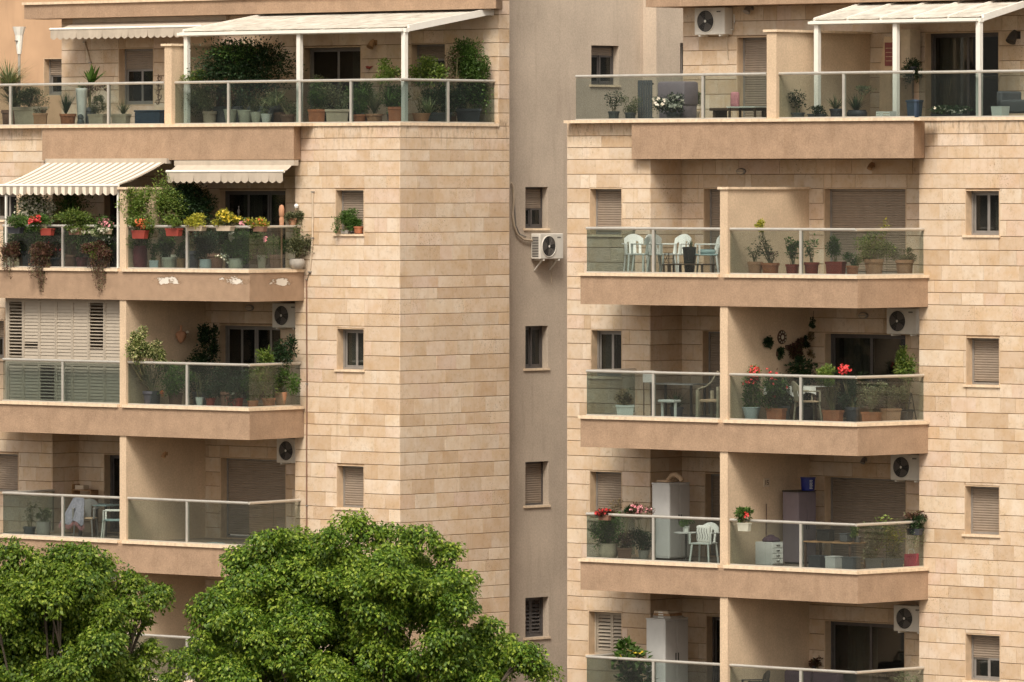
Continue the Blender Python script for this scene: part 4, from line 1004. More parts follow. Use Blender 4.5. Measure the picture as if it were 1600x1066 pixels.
# conduit of the gap unit + the unit itself
uG0 = G.U(844, -.30); x, y = G.w(uG0, 0.0)
make_ac('air conditioner hung on the rendered wall in the gap between the buildings', (x, y, G.Z(405, uG0, 0)), G.th, 'air conditioners on the walls', .80, .58, .30, True)
t = thing('insulated_pipe', 'thick pale insulated pipe curving down to the air conditioner in the gap', 'pipe', (*G.w(G.U(800, 0), 0), 0)); org = tuple(t.location)
MB(G, org).tube([(G.U(px, -.06), -.06, G.ZX(py, px, 0)) for px, py in ((799, 286), (802, 292), (803, 315), (801, 335), (803, 352), (808, 366), (818, 374), (832, 376))], .026, 8).build('tube', 'beige_pot', t, smooth=True)
MB(G, org).tube([(G.U(px, -.03), -.03, G.ZX(py, px, 0)) for px, py in ((803, 300), (804.5, 330), (806, 352), (812, 366), (822, 370))], .015, 6).build('cable', 'grey_frame', t, smooth=True)

# ---- left terrace (x 0-257)
T4 = 'plants on the left terrace'; vt = 2.55
plant(A, 3.0, f4, 'dry feathery palm at the far left end of the terrace', ('round', 2, 172, 30, 190, 'brown_pot'), [('spiky', -22, 72, 48, 138, 'leaf_pale', dict(n=170, w=.022, arch=.75, spread=1.1, trunk=1)), ('spiky', -18, 80, 50, 150, 'leaf_dry', dict(n=120, w=.022, arch=.9, spread=1.2)), ('spiky', -5, 105, 50, 170, 'leaf_olive', dict(n=120, w=.025, arch=.9))], T4)
plant(A, vt, f4, 'olive shrubs in a long beige trough behind the leftmost terrace glass', ('trough', 20, 167, 74, 190, 'beige_pot'), [('bush', 18, 134, 78, 172, 'leaf_olive', dict(leaf=.035, d=.7))], T4)
plant(A, vt - .2, f4, 'square terracotta pot at the foot of the olive shrubs', ('square', 52, 177, 74, 191, 'terracotta_pale'), [('bush', 54, 168, 72, 180, 'leaf_dry', dict(leaf=.03, d=.4))], T4)
plant(A, vt, f4, 'dark grassy tuft in a low red bowl on the left terrace', ('round', 93, 178, 119, 191, 'terracotta'), [('spiky', 84, 138, 122, 180, 'leaf_dark', dict(n=120, w=.014, arch=.35, spread=.6, up=.9))], T4)
plant(A, 3.0, f4, 'large agave with broad pointed leaves on a tall stem on the left terrace', ('round', 128, 168, 152, 190, 'slate_pot'), [('spiky', 121, 100, 164, 131, 'leaf_mid', dict(n=17, w=.15, arch=.12, spread=.9, up=.55, trunk=1)), ('bush', 118, 128, 166, 150, 'leaf_burg', dict(leaf=.05, d=.5))], T4)
plant(A, 2.75, f4, 'tall white pot beside the agave stem', ('tall', 118, 138, 137, 190, 'white_pot'), [('sprig', 120, 128, 135, 140, 'leaf_mid', dict(n=3, leaf=.04))], T4)
plant(A, vt, f4, 'ferny plant in a beige trough between the agave and a railing post', ('trough', 137, 178, 169, 191, 'beige_pot'), [('bush', 140, 150, 168, 180, 'leaf_olive', dict(leaf=.03, d=.7))], T4)
plant(A, vt, f4, 'thin grassy plant in a beige trough right of the second terrace post', ('trough', 173, 178, 205, 191, 'beige_pot'), [('spiky', 170, 146, 216, 180, 'leaf_olive', dict(n=110, w=.010, arch=.5, spread=.9, up=.7))], T4)
o = at(A, 210, 2.6, f4, 'storage_box', 'dark blue storage box next to the terrace partition', 'box')
MB().rbox(0, .80, 0, .42, 0, .33, .02).build('body', 'navy', o); MB().rbox(-.015, .815, -.015, .435, .33, .37, .015).build('lid', 'navy', o)
o = at(A, 126, 2.4, f4, 'stone_ball', 'round dark stone ornament on the floor by the white terrace pot', 'ornament')
MB().lathe([(.02, 0), (.07, .03), (.09, .09), (.07, .15), (.06, .17), (.075, .20), (.06, .26), (.02, .29)], n=14).build('body', 'slate_pot', o, smooth=True)
o = at(A, 30, 3.4, f4, 'vent_cowl', 'white weathered metal vent cowl on a pipe at the left end of the terrace', 'vent')
hz = A.ZX(42, 30, 3.4) - f4; MB().tube([(0, 0, 0), (0, 0, hz - .62)], .032, 8).build('pipe', 'grey_stone', o)
m = MB(); m.lathe([(.05, hz - .64), (.07, hz - .5), (.10, hz - .2), (.16, hz), (.13, hz), (.08, hz - .2), (.02, hz - .22)], n=10); m.build('cowl', 'white_metal', o)
MB().lathe([(.005, 0), (.045, 0.0), (.045, .012), (.005, .012)], (0, -.10, hz - .34), 10).build('hole', 'black_plastic', o)
o = thing('wall_ornament', 'dark wrought iron ornament on the wall left of the terrace partition', 'ornament', (*A.w(A.U(249, vT), vT), A.ZX(140, 249, vT)), A.th)
m = MB()
for i in range(6):
    zz_ = -.28 + i * .11; m.tube([(.07 * math.cos(t * .7) * (.4 + t / 14) + (.03 if i % 2 else -.03), -.035, zz_ + .07 * math.sin(t * .7) * (.4 + t / 14)) for t in range(11)], .009, 4)
m.tube([(0, -.035, -.34), (0, -.035, .36)], .008, 4); m.build('scrolls', 'wood_dark', o)

# ---- terrace under the left pergola
P4 = 'plants on the terrace under the left pergola'
plant(A, 2.75, f4, 'bushy small-leaved shrub in a beige pot at the left end under the pergola', ('round', 316, 174, 339, 192, 'beige_pot'), [('bush', 284, 128, 352, 178, 'leaf_olive', dict(leaf=.035, d=.7)), ('bush', 282, 104, 330, 132, 'leaf_light', dict(leaf=.045, d=.8))], P4)
plant(A, 3.0, f4, 'big dark green hedge-like climber standing under the pergola', ('trough', 330, 166, 440, 192, 'slate_pot'), [('bush', 314, 60, 450, 150, 'leaf_dark', dict(leaf=.06, d=1.4, dp=.6, k=46)), ('bush', 330, 62, 420, 100, 'leaf_mid', dict(leaf=.055, d=.5, dp=.6, dy=-.1))], P4)
o = at(A, 349, 3.3, f4 + .93, 'clay_jar', 'tan clay jar lying on its side above the rail under the pergola', 'jar')
q = MB(); q.tube([(-.16, 0, .02), (-.10, 0, .05), (0, 0, .08), (.08, 0, .08), (.13, 0, .08)], [.03, .055, .08, .09, .055], 12); q.build('body', 'terracotta_pale', o, smooth=True)
MB().box(-.15, .15, -.12, .12, -.06, -.025).box(-.13, -.10, -.1, .1, -.93, -.06).box(.10, .13, -.1, .1, -.93, -.06).build('shelf', 'wood_dark', o)
for i, (x0, x1, y0, mt, lb) in enumerate(((349, 372, 171, 'sage_pot', 'first of four pale green pots in a row, touching a railing post'), (370, 397, 172, 'sage_pot', 'second and widest of four pale green pots in a row'), (391, 409, 175, 'sage_pot', 'third of the four pale pots in a row under the hedge'), (407, 425, 178, 'white_pot', 'fourth and smallest of the pale pots in a row, beside the yucca'))):
    plant(A, 2.5 + .12 * (i % 2), f4, lb, ('tall', x0, y0, x1, 192, mt), [('bush', x0 - 2, y0 - 26, x1 + 2, y0 + 2, ('leaf_burg', 'leaf_dark', 'leaf_olive', 'leaf_pale')[i], dict(leaf=.035, d=.5))], P4)
plant(A, 2.8, f4, 'slim yucca with a drooping rosette on a thin stem left of the pergola post', ('round', 438, 179, 461, 192, 'brown_pot'), [('spiky', 408, 116, 455, 166, 'leaf_pale', dict(n=85, w=.014, arch=.9, spread=1.3, up=.5, trunk=1)), ('bush', 440, 158, 462, 182, 'leaf_olive', dict(leaf=.03, d=.4))], P4)
plant(A, 2.5, f4, 'leafy plant in a red-brown square pot just right of the middle pergola post', ('square', 481, 171, 509, 192, 'terracotta'), [('bush', 478, 132, 510, 175, 'leaf_mid', dict(leaf=.035, d=.7))], P4)
plant(A, 2.7, f4, 'grey-leaved bush in a wide taupe pot before the dark terrace door', ('square', 508, 171, 546, 192, 'beige_pot'), [('sprig', 500, 128, 540, 172, 'leaf_olive', dict(n=10, leaf=.05)), ('bush', 523, 147, 548, 178, 'leaf_pale', dict(leaf=.04, d=.8))], P4)
plant(A, 2.5, f4, 'low leafy plant in a terracotta pot right of the third terrace post', ('round', 551, 179, 573, 192, 'terracotta'), [('bush', 548, 138, 578, 182, 'leaf_mid', dict(leaf=.035, d=.6))], P4)
plant(A, 2.65, f4, 'grassy plant in a flaring terracotta pot, second from the third terrace post', ('round', 571, 178, 599, 192, 'terracotta_pale'), [('spiky', 566, 130, 604, 180, 'leaf_olive', dict(n=90, w=.014, arch=.5, spread=.6, up=.9)), ('bush', 576, 98, 628, 128, 'leaf_light', dict(leaf=.05, d=1.0))], P4)
plant(A, 2.6, f4, 'spidery plant in a tall red-brown pot against the right pergola post', ('square', 606, 167, 628, 192, 'terracotta'), [('spiky', 588, 122, 628, 170, 'leaf_mid', dict(n=80, w=.016, arch=.8, spread=.9, up=.7))], P4)
plant(A, 3.0, f4, 'pale yucca in a wide tapered terracotta pot right of the right pergola post', ('tall', 643, 177, 673, 192, 'terracotta_pale'), [('spiky', 646, 138, 694, 180, 'leaf_pale', dict(n=80, w=.016, arch=.6, spread=1.1, up=.7)), ('sprig', 640, 140, 655, 178, 'leaf_dry', dict(n=5, leaf=.03))], P4)
plant(A, 3.6, f4, 'yellow-green leafy shrub under the right terrace window', ('trough', 650, 176, 706, 192, 'slate_pot'), [('bush', 638, 90, 704, 135, 'leaf_light', dict(leaf=.055, d=1.0)), ('bush', 655, 132, 705, 180, 'leaf_dark', dict(leaf=.05, d=.7))], P4)
plant(A, 4.3, f4, 'reddish thin twiggy plant before the big climber on the terrace', ('round', 694, 178, 714, 192, 'brown_pot'), [('sprig', 690, 74, 718, 128, 'leaf_burg', dict(n=12, leaf=.035, d=1.2))], P4)
plant(A, 4.4, f4, 'tall dense dark green climber at the right end of the left terrace', ('square', 712, 170, 752, 192, 'dark_pot'), [('bush', 704, 58, 756, 125, 'leaf_mid', dict(leaf=.05, d=1.5, k=26)), ('bush', 722, 85, 766, 180, 'leaf_mid', dict(leaf=.05, d=1.1, k=24)), ('bush', 700, 120, 750, 180, 'leaf_dark', dict(leaf=.05, d=.8))], P4)
for px0_, px1_, y0_, mt, lf_, lb in ((366, 388, 128, 'brown_pot', 'leaf_dark', 'dark low shrub behind the row of pale pots under the hedge'), (424, 448, 142, 'brown_pot', 'leaf_olive', 'low olive bush just left of the middle pergola post'), (488, 506, 126, 'slate_pot', 'leaf_olive', 'tall wispy bush behind the red-brown square pot'),
        (556, 576, 124, 'slate_pot', 'leaf_mid', 'tall leafy bush behind the third terrace post'), (604, 624, 122, 'slate_pot', 'leaf_mid', 'leafy bush behind the tall red-brown pot by the right pergola post'), (684, 706, 126, 'brown_pot', 'leaf_dark', 'dark bush behind the glass left of the last terrace post')):
    plant(A, 3.1, f4, lb, ('round', px0_, 176, px1_, 192, mt), [('bush', px0_ - 14, y0_, px1_ + 14, 182, lf_, dict(leaf=.042, d=.75))], P4)
o = thing('bird_ornament', 'small red bird ornament on the wall right of the dark terrace door', 'ornament', (*A.w(A.U(579, vT), vT), A.ZX(106, 579, vT)), A.th)
MB().tube([(-.11, -.05, .03), (-.05, -.06, .01), (.03, -.06, 0), (.12, -.05, .035)], [.004, .035, .03, .004], 8).build('body', 'red_plastic', o, smooth=True); MB().tube([(0, -.06, .0), (.02, -.05, -.05)], .006, 4).build('perch', 'dark_metal', o)

# ---- balcony with the striped awning
B3 = 'plants on the balcony with the striped awning'
plant(A, .6, f3, 'white-starred jasmine climbing at the left end of the striped-awning balcony', ('square', 34, 392, 66, 420, 'dark_pot'), [('bush', 22, 298, 92, 372, 'leaf_mid', dict(leaf=.045, d=1.1, dp=.5, fl=('fl_white', 420, .036))), ('bush', 10, 350, 70, 400, 'leaf_mid', dict(leaf=.045, d=.8))], B3)
plant(A, .9, f3, 'dark climbing vine behind the middle of the striped-awning balcony', ('round', 96, 398, 120, 420, 'brown_pot'), [('bush', 82, 296, 138, 366, 'leaf_mid', dict(leaf=.05, d=1.0, dp=.6))], B3)
plant(A, -.06, None, 'dark rail trough of red geraniums near the left awning post', ('trough', 11, 355, 38, 365, 'dark_pot'), [('bush', 10, 336, 40, 360, 'leaf_mid', dict(leaf=.05))], B3, hang=True)
plant(A, -.06, None, 'red rail trough with bright pink-red geraniums under the jasmine', ('trough', 62, 357, 86, 368, 'red_plastic'), [('bush', 42, 338, 84, 361, 'leaf_mid', dict(leaf=.045, fl=('fl_red', 34, .035), flbox=(40, 334, 68, 354)))], B3, hang=True)
plant(A, -.06, None, 'rail trough with a yellow-green bush right of the middle railing post', ('trough', 106, 357, 130, 367, 'brown_pot'), [('bush', 96, 332, 138, 362, 'leaf_light', dict(leaf=.05, d=1.2)), ('bush', 118, 354, 136, 368, 'leaf_pale', dict(leaf=.035, fl=('fl_white', 26, .04)))], B3, hang=True)
plant(A, -.06, None, 'rail trough with pink and white hanging blooms near the right awning post', ('trough', 150, 358, 176, 366, 'beige_pot'), [('bush', 152, 342, 178, 372, 'leaf_mid', dict(leaf=.04, fl=('fl_pink', 24, .045))), ('bush', 144, 352, 172, 372, 'leaf_pale', dict(leaf=.035, fl=('fl_white', 26, .045)))], B3, hang=True)
plant(A, .5, f3, 'dense green shrub behind the left pane of the striped-awning balcony', ('round', 28, 398, 54, 420, 'brown_pot'), [('bush', 14, 364, 66, 406, 'leaf_mid', dict(leaf=.045, d=1.1))], B3)
plant(A, .5, f3, 'green upright sword-leaved plant right of the middle post under the striped awning', ('round', 118, 402, 138, 420, 'burgundy'), [('spiky', 104, 362, 152, 404, 'leaf_mid', dict(n=60, w=.02, arch=.25, spread=.7, up=.9))], B3)
plant(A, .8, f3, 'purple-leaved plant low behind the glass left of the middle post', ('round', 74, 402, 94, 420, 'dark_pot'), [('bush', 68, 374, 98, 406, 'leaf_burg', dict(leaf=.05, d=.8, fl=('fl_red', 5, .04)))], B3)
plant(A, .7, f3, 'grey-green bush behind the glass next to the right awning post', ('round', 150, 402, 174, 420, 'brown_pot'), [('bush', 142, 364, 184, 406, 'leaf_mid', dict(leaf=.045, d=.9, fl=('fl_white', 12, .035)))], B3)
plant(A, -.07, None, 'reddish trailing plant hanging far below the coping left of the middle post', ('trough', 48, 388, 74, 398, 'brown_pot'), [('bush', 46, 378, 78, 404, 'leaf_burg', dict(leaf=.035, d=1.2)), ('trail', 48, 392, 78, 466, 'leaf_burg', dict(leaf=.038, n=30))], B3, hang=True)
plant(A, -.07, None, 'short reddish trailing plant at the outer left corner of the striped-awning balcony', ('trough', 2, 388, 24, 398, 'brown_pot'), [('bush', 0, 380, 26, 406, 'leaf_burg', dict(leaf=.035, d=1.2)), ('trail', 2, 392, 26, 436, 'leaf_burg', dict(leaf=.038, n=20))], B3, hang=True)
plant(A, -.07, None, 'dark trailing plant hanging below the coping near the right awning post', ('trough', 144, 390, 170, 400, 'brown_pot'), [('bush', 138, 378, 172, 410, 'leaf_burg', dict(leaf=.038, d=1.2)), ('trail', 144, 396, 170, 462, 'leaf_burg', dict(leaf=.038, n=24)), ('bush', 136, 384, 152, 406, 'leaf_light', dict(leaf=.04, d=.6))], B3, hang=True)

plant(A, 1.1, f3, 'thick dark leafy mass behind the right half of the striped-awning balcony', ('round', 138, 396, 164, 420, 'dark_pot'), [('bush', 126, 330, 180, 400, 'leaf_dark', dict(leaf=.055, d=.7)), ('bush', 100, 352, 150, 400, 'leaf_mid', dict(leaf=.05, d=.6))], B3)
plant(A, .9, f3, 'leafy green mass behind the left half of the striped-awning balcony', ('round', 44, 398, 70, 420, 'terracotta'), [('bush', 22, 344, 96, 404, 'leaf_mid', dict(leaf=.05, d=.7))], B3)
# ---- balcony with peeling paint
B4 = 'plants on the balcony with peeling paint'
plant(A, -.06, None, 'red double rail trough with orange geraniums at the partition', ('trough', 205, 360, 233, 373, 'red_plastic'), [('bush', 202, 342, 236, 364, 'leaf_light', dict(leaf=.045, fl=('fl_orange', 40, .032), flbox=(206, 340, 236, 360)))], B4, hang=True)
plant(A, -.06, None, 'red rail trough with pink-tinged greens left of the railing post', ('trough', 258, 357, 286, 369, 'red_plastic'), [('bush', 256, 340, 286, 361, 'leaf_light', dict(leaf=.045)), ('sprig', 254, 332, 272, 356, 'leaf_burg', dict(n=5, leaf=.04))], B4, hang=True)
plant(A, 1.0, f3, 'tall light green shrub against the partition of the peeling balcony', ('barrel', 207, 384, 231, 420, 'burgundy'), [('bush', 186, 292, 248, 354, 'leaf_light', dict(leaf=.05, d=1.0, dp=.4)), ('bush', 196, 340, 240, 388, 'leaf_mid', dict(leaf=.045, d=.6))], B4)
plant(A, 1.2, f3, 'tall bright green shrub between the light shrub and the dark round one', ('round', 250, 398, 277, 420, 'sage_pot'), [('bush', 230, 284, 288, 354, 'leaf_light', dict(leaf=.05, d=1.1, dp=.6)), ('bush', 238, 345, 276, 400, 'leaf_mid', dict(leaf=.045, d=.6))], B4)
plant(A, 1.7, f3, 'very dark round-headed shrub left of the glass door on the peeling balcony', ('round', 286, 392, 312, 420, 'dark_pot'), [('bush', 262, 281, 338, 356, 'leaf_dark', dict(leaf=.05, d=1.5, k=30)), ('sprig', 276, 345, 320, 395, 'leaf_dark', dict(n=8))], B4)
plant(A, .35, f3, 'small light blue cube pot on the floor by the burgundy pot', ('square', 233, 407, 248, 420, 'blue_pot'), [('bush', 232, 372, 250, 410, 'leaf_mid', dict(leaf=.04, d=.7))], B4)
plant(A, .35, f3, 'sage green tub standing left of the brown pot near the railing post', ('round', 253, 402, 277, 420, 'sage_pot'), [('bush', 250, 375, 280, 404, 'leaf_dark', dict(leaf=.045, d=.8))], B4)
plant(A, .35, f3, 'brown pot hard against the left of the railing post', ('round', 276, 404, 290, 420, 'wood'), [('bush', 274, 374, 294, 408, 'leaf_mid', dict(leaf=.04, d=.9))], B4)
plant(A, .4, f3, 'pale blue barrel pot right of the railing post with blue-dark foliage', ('barrel', 311, 405, 331, 420, 'blue_pot'), [('bush', 302, 368, 342, 408, 'leaf_dark', dict(leaf=.04, d=1.0))], B4)
plant(A, .4, f3, 'cream bowl pot with leafy roses and white blooms before the glass door', ('barrel', 356, 404, 381, 420, 'sage_pot'), [('bush', 346, 362, 396, 406, 'leaf_mid', dict(leaf=.045, d=.9, fl=('fl_white', 10, .05), flbox=(354, 362, 368, 380))), ('sprig', 340, 396, 356, 420, 'leaf_pale', dict(n=5, leaf=.035, fl=('fl_white', 12, .03)))], B4)
plant(A, .4, f3, 'tall slim cream vase with one pink rose near the bend of the rail', ('tall', 401, 399, 417, 420, 'sage_pot'), [('bush', 392, 360, 424, 402, 'leaf_mid', dict(leaf=.04, d=.7, fl=('fl_pink', 3, .06), flbox=(412, 368, 418, 376)))], B4)
plant(A, -.05, None, 'rail box of yellow-green succulents right of the railing post', ('trough', 290, 353, 324, 361, 'beige_pot'), [('bush', 287, 336, 326, 357, 'leaf_yellow', dict(leaf=.045, d=1.0))], B4, hang=True)
plant(A, -.05, None, 'rail box of yellow flowers with a pink and a white bloom beside it', ('trough', 336, 353, 368, 361, 'beige_pot'), [('bush', 334, 332, 370, 357, 'leaf_yellow', dict(leaf=.045, d=1.0, fl=('fl_yellow', 40, .04))), ('bush', 366, 344, 388, 360, 'leaf_mid', dict(leaf=.04, d=.6, fl=('fl_pink', 9, .05), flbox=(372, 342, 386, 356)))], B4, hang=True)
plant(A, -.05, None, 'rail box of yellow-green plants at the bend of the rail', ('trough', 394, 354, 418, 362, 'brown_pot'), [('bush', 392, 342, 422, 358, 'leaf_yellow', dict(leaf=.045, d=1.0, fl=('fl_orange', 5, .035)))], B4, hang=True)
plant(A, 1.55, f3, 'twiggy shrub low behind the right end of the glass on the peeling balcony', ('round', 420, 398, 444, 420, 'brown_pot'), [('bush', 414, 358, 456, 402, 'leaf_mid', dict(leaf=.04, d=.8))], B4)
plant(A, 1.85, None, 'small grey-green plant in a clay pot perched on the rail end', ('round', 450, 341, 464, 355, 'terracotta_pale'), [('bush', 444, 330, 472, 350, 'leaf_olive', dict(leaf=.04, d=1.0)), ('trail', 456, 336, 474, 372, 'leaf_olive', dict(leaf=.04, n=9))], B4, hang=True)
plant(A, 1.72, None, 'grey stone bowl with leafy stems on the outer end of the coping', ('bowl', 451, 404, 477, 421, 'grey_stone'), [('bush', 452, 366, 486, 408, 'leaf_olive', dict(leaf=.045, d=.9)), ('sprig', 456, 345, 476, 400, 'leaf_mid', dict(n=8, leaf=.04))], B4, hang=True)
o = at(A, 440, 1.35, f3, 'totem', 'carved tan totem figure standing by the right end of the rail', 'sculpture')
zt_ = A.ZX(320, 440, 1.35) - f3
MB().lathe([(.06, 0), (.06, .04), (.02, .05), (.02, zt_ - .5), (.05, zt_ - .48), (.055, zt_ - .32), (.04, zt_ - .27), (.06, zt_ - .24), (.065, zt_ - .1), (.045, zt_ - .02), (.01, zt_)], n=12).build('figure', 'terracotta_pale', o, smooth=True)
o = at(A, 373, 1.3, f3, 'finial_post', 'thin dark finial post in front of the glass door', 'ornament')
zt_ = A.ZX(322, 373, 1.3) - f3; MB().lathe([(.04, 0), (.012, .03), (.012, zt_ - .3), (.03, zt_ - .28), (.012, zt_ - .2), (.035, zt_ - .12), (.01, zt_ - .05), (.02, zt_ - .02), (.004, zt_)], n=8).build('shaft', 'dark_metal', o, smooth=True)

plant(A, 1.25, f3, 'mixed tall foliage behind the middle of the peeling balcony', ('round', 322, 396, 350, 420, 'brown_pot'), [('bush', 300, 345, 372, 402, 'leaf_dark', dict(leaf=.05, d=.7)), ('bush', 352, 352, 412, 404, 'leaf_mid', dict(leaf=.045, d=.6))], B4)
# ---- balcony beside the louvred shutters
B2 = 'plants on the balcony beside the louvred shutters'
plant(A, .25, f2, 'variegated cream and green bush above the rail beside the louvred shutters', ('round', 223, 611, 252, 633, 'dark_pot'), [('bush', 199, 516, 238, 568, 'leaf_var', dict(leaf=.05, d=1.5, dp=.35)), ('bush', 228, 532, 262, 568, 'leaf_var', dict(leaf=.05, d=1.4, dp=.35)), ('sprig', 205, 560, 255, 612, 'leaf_dark', dict(n=9, leaf=.04))], B2)
plant(A, .6, f2, 'leafy plant with an orange bloom left of the railing post, under the variegated bush', ('round', 262, 614, 286, 634, 'brown_pot'), [('bush', 238, 572, 300, 622, 'leaf_mid', dict(leaf=.045, d=.9, fl=('fl_orange', 6, .05), flbox=(250, 610, 258, 618)))], B2)
plant(A, 1.9, f2, 'dark tall climber left of the sliding door on the leafy balcony', ('round', 300, 612, 330, 634, 'dark_pot'), [('bush', 306, 504, 343, 566, 'leaf_dark', dict(leaf=.06, d=1.5)), ('bush', 292, 545, 336, 612, 'leaf_dark', dict(leaf=.055, d=.9))], B2)
plant(A, .35, f2, 'white bucket pot with bare branching twigs right of the post', ('tall', 305, 621, 319, 635, 'white_pot'), [('sprig', 298, 578, 330, 622, 'leaf_olive', dict(n=8, leaf=.025, d=.6))], B2)
plant(A, .4, f2, 'small red pot next to the white bucket pot', ('round', 321, 622, 337, 635, 'red_plastic'), [('bush', 318, 590, 342, 625, 'leaf_dark', dict(leaf=.04, d=.7))], B2)
plant(A, .4, f2, 'red trough with one white bloom in the middle of the leafy balcony', ('trough', 354, 622, 380, 636, 'red_plastic'), [('bush', 346, 580, 388, 626, 'leaf_dark', dict(leaf=.045, d=.8, fl=('fl_white', 4, .045), flbox=(358, 612, 366, 618)))], B2)
plant(A, .55, f2, 'bright orange bowl pot at the bend of the glass', ('round', 386, 626, 404, 636, 'terracotta'), [('bush', 380, 586, 412, 630, 'leaf_mid', dict(leaf=.045, d=.8))], B2)
plant(A, .95, f2, 'orange pot right of the bend with a leafy green bush', ('round', 409, 622, 431, 636, 'terracotta'), [('bush', 394, 548, 432, 628, 'leaf_light', dict(leaf=.05, d=.8)), ('bush', 398, 540, 424, 568, 'leaf_light', dict(leaf=.055, d=.8))], B2)
plant(A, 1.3, f2, 'tall terracotta pot at the right end of the leafy balcony', ('tall', 428, 613, 449, 636, 'terracotta_pale'), [('bush', 430, 524, 466, 570, 'leaf_dark', dict(leaf=.055, d=1.2)), ('bush', 424, 566, 468, 616, 'leaf_mid', dict(leaf=.05, d=.8))], B2)
o = thing('wall_vase', 'brown clay vase hanging on the partition with a white flower', 'vase', (*A.w(A.U(197, .03) + .0, A.V(276, A.U(197, .03))), A.ZX(536, 276, 1.7)), A.th)
MB().lathe([(.01, 0), (.06, .04), (.11, .13), (.13, .20), (.10, .25), (.03, .28), (.025, .36), (.035, .40), (.01, .40)], (.14, 0, 0), n=14).build('body', 'terracotta_pale', o, smooth=True)
rg = np.random.default_rng(5); quads('flowers', petals(rg, np.array([[.14, .15, .20], [.16, .18, .23], [.15, .2, .18]]), .05), 'fl_white', o, kind='stuff')

plant(A, 1.2, f2, 'leafy thicket behind the middle of the balcony beside the louvred shutters', ('round', 342, 612, 370, 634, 'brown_pot'), [('bush', 318, 566, 392, 618, 'leaf_dark', dict(leaf=.05, d=.8)), ('bush', 380, 560, 430, 616, 'leaf_mid', dict(leaf=.045, d=.6))], B2)
# ---- balcony with the draped shawl
plant(A, .45, f1, 'slim upright plant in a low dark pot on the balcony with the shawl', ('round', 36, 823, 56, 834, 'slate_pot'), [('sprig', 36, 784, 54, 824, 'leaf_olive', dict(n=6, leaf=.04, d=1.3))], 'plants on the shawl balcony')
plant(A, .45, f1, 'bushy plant in a pale grey cylinder pot on the balcony with the shawl', ('barrel', 56, 815, 80, 835, 'grey_stone'), [('bush', 56, 796, 81, 818, 'leaf_olive', dict(leaf=.04, d=1.1))], 'plants on the shawl balcony')
c1 = chair(A, 134, 1.0, f1, .5, 'folding garden chair with a lilac fringed shawl thrown over it', ('grey_frame', 'tan_cloth'), 'chairs on the shawl balcony', 'garden_chair')
o = at(A, 126, .95, f1, 'shawl', 'lilac fringed shawl draped over a chair back', 'shawl')
m = MB(); n = 14; vs = []
for i in range(n + 1):
    for j in range(9):
        a = -.42 + .8 * i / n; f = j / 8; wv = .03 * math.sin(i * 1.3) * f
        vs.append((a * (.45 + .55 * f), -.05 - .22 * f + wv, .92 - .10 * abs(a) - .58 * f + .05 * math.sin(i * .9) * f))
m.add(vs, [(i * 9 + j, (i + 1) * 9 + j, (i + 1) * 9 + j + 1, i * 9 + j + 1) for i in range(n) for j in range(8)]); m.build('cloth', 'lilac_cloth', o, smooth=True)
m = MB()
for i in range(24):
    a = -.42 + .8 * i / 23; m.tube([(a, -.27, .34 - .10 * abs(a) + .05 * math.sin(i * .55)), (a + .01, -.28, .24 - .10 * abs(a) + .05 * math.sin(i * .55))], .008, 4)
m.build('fringe', 'pink_cloth', o)
chair(A, 176, .75, f1, -.9, 'pale chair with a grey seat at the partition of the shawl balcony', ('white_metal', 'teal_cloth'), 'chairs on the shawl balcony', 'garden_chair')
table(A, 158, 1.6, f1, .9, .6, .72, 'small table with a teal cover behind the chairs on the shawl balcony', 'teal_cloth', 'dark_metal')
o = at(A, 112, 2.1, f1, 'wall_shelf', 'low wooden shelf with a cream box against the back wall of the shawl balcony', 'shelf')
MB().box(0, .62, 0, .25, .98, 1.0).box(0, .02, 0, .25, 0, 1.12).box(.60, .62, 0, .25, 0, 1.0).box(.02, .6, 0, .25, .5, .52).build('frame', 'wood', o); MB().rbox(.06, .34, .04, .22, 1.001, 1.10, .01).build('box', 'beige_pot', o)
# ---- empty balcony, small thing
o = at(A, 336, .35, f1, 'floor_tray', 'flat pale tray lying on the floor of the empty balcony', 'tray')
MB().rbox(-.2, .2, -.12, .12, 0, .05, .015).box(-.17, .17, -.09, .09, .05, .06).build('body', 'blue_pot', o)
# ---- lowest balcony of the left building, seen between the trees
o = at(A, 158, .4, zA[1] - .70 - .30, 'window_blind', 'grey slatted blind hanging at the lowest balcony behind the left tree', 'blind')
m = MB()
for i in range(5): m.box(-.1, .48, 0, .02, .05 + i * .05, .09 + i * .05)
m.build('slats', 'grey_cabinet', o); MB().box(-.1, .48, -.005, .03, .29, .299).build('head_rail', 'grey_frame', o)
# window-sill plants on the left main wall
plant(A, vM - .02, None, 'fern-like herb hanging from the upper window of the left stone wall', ('trough', 532, 360, 548, 365, 'grey_stone'), [('bush', 526, 334, 556, 362, 'leaf_mid', dict(leaf=.04, d=1.3, dp=.16, droop=.2)), ('trail', 522, 338, 538, 376, 'leaf_mid', dict(leaf=.04, n=10))], 'window-sill plants', hang=True)
plant(A, vM + .02, None, 'small terracotta pot of greens on the upper window sill of the left stone wall', ('round', 552, 354, 568, 365, 'terracotta'), [('bush', 545, 333, 569, 357, 'leaf_mid', dict(leaf=.035, d=1.2, dp=.2))], 'window-sill plants', hang=True)

